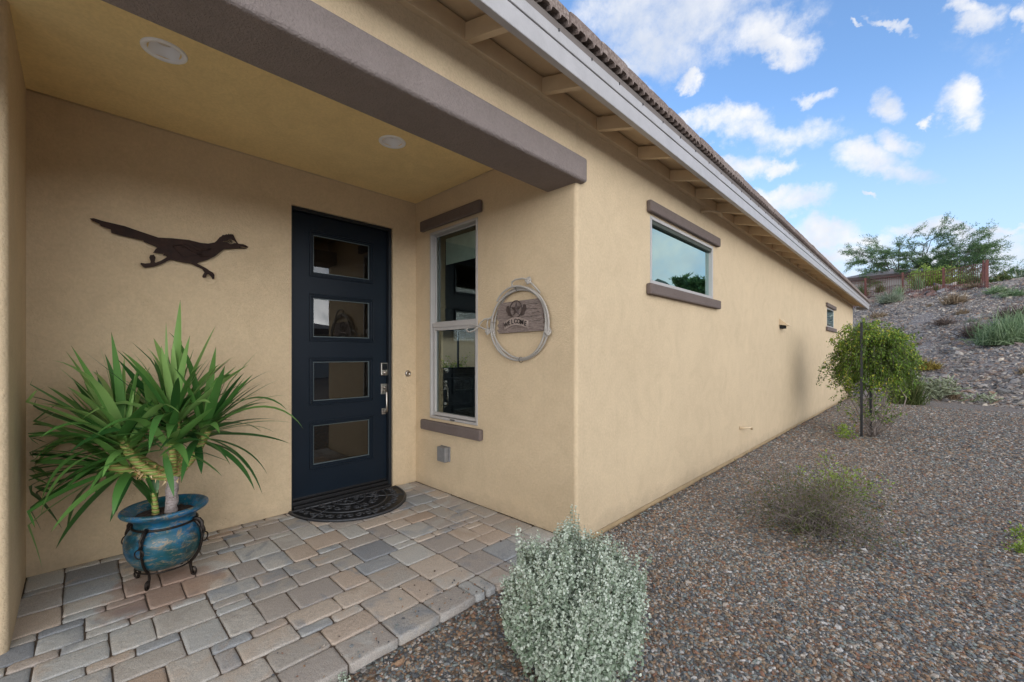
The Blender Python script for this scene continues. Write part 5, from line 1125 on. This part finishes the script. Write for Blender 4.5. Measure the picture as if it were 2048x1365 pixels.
spray_tree('desert_tree', 'smaller open desert tree leaning right beyond the fence', (3.21, 46.52, 6.31), 4.4, 2.8, 24, 22000, 5, lean=(.42, .40), flat=.55)
spray_tree('desert_tree', 'green tree standing right of the photographer, seen only mirrored in the wide side window', (12.9, 40.0, 3.96), 5.2, 1.7, 27, 40000, 7, leaf=.34)
bush('green_shrub', 'bright yellow green leafy shrub behind the fence under the large tree', (2.01, 41.86, 6.27), 1.65, 1.2, 1.55, 120, 5200, .13, mLime, mTwigDk, 71, lw=.45, tr=.016, up0=.05)
bush('dark_shrub', 'dark green shrub behind the fence beside its corner', (3.89, 42.99, 6.17), 1.15, .9, 1.0, 90, 3600, .12, mPV, mTwigDk, 72, lw=.5, tr=.016, up0=.05)
tuft('spiky_plant', 'clump of thick upright green spikes on the crest right of the fence corner', 5.27, 38.76, .85, 1.05, 95, mOlive, 73, cat='succulent', w=.11)
tuft('spiky_plant', 'grey green spiky clump on the crest cut by the right edge', 6.0, 38.06, .45, .85, 60, mSage, 74, cat='succulent', w=.08)

# ---------------------------------------------------------------- houses and hills beyond
mWallG = stucco('stucco_grey', (.40, .385, .37)); mWallB = stucco('stucco_beige', (.50, .40, .27)); mWhite = stucco('stucco_pale', (.55, .52, .47))
mRoofG = plain('roof_grey_brown', (.30, .27, .26), .9, var=.2, scale=3, bump=.5, bscale=8); mFasB = plain('fascia_brown', (.07, .045, .04), .7)
def far_house(name, label, c, sx, sy, h, rot, wall, ridge=1.4, ov=.6, win=True):
    t = thing(name, label, 'house', c); R_ = Matrix.Rotation(rot, 3, 'Z'); C_ = Vector(c); T = lambda x, y, z: tuple(C_ + R_ @ Vector((x, y, z)))
    def tb(x0, x1, y0, y1, z0, z1): return [T(*p) for p in ((x0,y0,z0),(x1,y0,z0),(x1,y1,z0),(x0,y1,z0),(x0,y0,z1),(x1,y0,z1),(x1,y1,z1),(x0,y1,z1))], [(0,3,2,1),(4,5,6,7),(0,1,5,4),(1,2,6,5),(2,3,7,6),(3,0,4,7)]
    m_ = MB(); m_.add(*tb(-sx, sx, -sy, sy, -2, h)); m_.build('wall', wall, t)
    a, b = sx+ov, sy+ov; m_ = MB(); k = max(0, a-b)
    top = [T(-k, 0, h+ridge), T(k, 0, h+ridge)]; ev = [T(-a, -b, h+.12), T(a, -b, h+.12), T(a, b, h+.12), T(-a, b, h+.12)]
    m_.add(ev+top, [(0,1,5,4),(1,2,5),(2,3,4,5),(3,0,4),(0,3,2,1)]); m_.build('roof', mRoofG, t)
    m_ = MB()
    for q in ((-a, a, -b-.03, -b), (-a, a, b, b+.03), (-a-.03, -a, -b, b), (a, a+.03, -b, b)): m_.add(*tb(*q, h-.14, h+.14))
    m_.build('fascia', mFasB, t)
    if not win:
        m_ = MB(); m_.add(*tb(-sx+.05, -sx+.42, -sy-.06, -sy-.01, 0, h-.15)); m_.build('door', mFasB, t); return t
    for wx in (-sx*.5, sx*.35):
        m_ = MB(); m_.add(*tb(wx-.5, wx+.5, -sy-.03, -sy+.02, h-1.7, h-.7)); m_.build('window', mGlassSky, t)
    for wx in (-sy*.4, sy*.4):
        m_ = MB(); m_.add(*tb(-sx-.03, -sx+.02, wx-.5, wx+.5, h-1.9, h-.7)); m_.build('window', mGlassSky, t)
    return t
far_house('neighbour_house', 'grey stucco house with low brown roof beyond the fence at the top of the bank', (-.75, 50.5, 5.95), 3.0, 3.6, 2.15, 0.0, mWallG, ridge=1.25, win=False)
far_house('neighbour_house', 'pale neighbouring house across the gravel, seen only mirrored in the door glass', (21.0, 1.0, -.3), 4.2, 6.5, 2.8, 0.0, mWhite, ridge=1.6)
far_house('neighbour_house', 'beige house glimpsed through the rear window of the living room', (-16.5, 9.5, -.05), 3.2, 5.0, 2.5, 0.0, mWallB, ridge=1.4)
bush('garden_shrub', 'green garden shrub glimpsed through the rear window of the living room', (-11.2, 7.7, -.05), .8, 1.3, 1.30, 90, 3800, .07, mVine, mTwigDk, 90, lw=.5, tr=.01, up0=.05)

# distant hills closing the view on the side that the windows mirror
def ridge(name, az0, az1, dist, hs_, seed):
    r = np.random.RandomState(seed); n = 60; V = []; F = []
    for i in range(n):
        q = i/(n-1); az = math.radians(az0+(az1-az0)*q); hh = hs_[0]*(.25+.75*math.exp(-((q-hs_[1])/.16)**2) + .35*math.exp(-((q-hs_[2])/.22)**2)) * (1+.06*r.randn()) * min(1, q*8, (1-q)*8+.2)
        for j in range(9):
            s = j/8; d_ = dist*(.72+.28*s); V.append((d_*math.sin(az), d_*math.cos(az), -1 + hh*s**1.2*(1+.05*r.randn())))
    for i in range(n-1):
        for j in range(8): a = i*9+j; F.append((a, a+1, a+10, a+9))
    return tag(npmesh(name, V, F, mRidge, smooth=True), kind='structure')
mRidge = plain('desert_scrub_hill', (.10, .115, .085), .95, var=.35, scale=.05)
ridge('hills', 10, 70, 330, (60, .30, .62), 4)
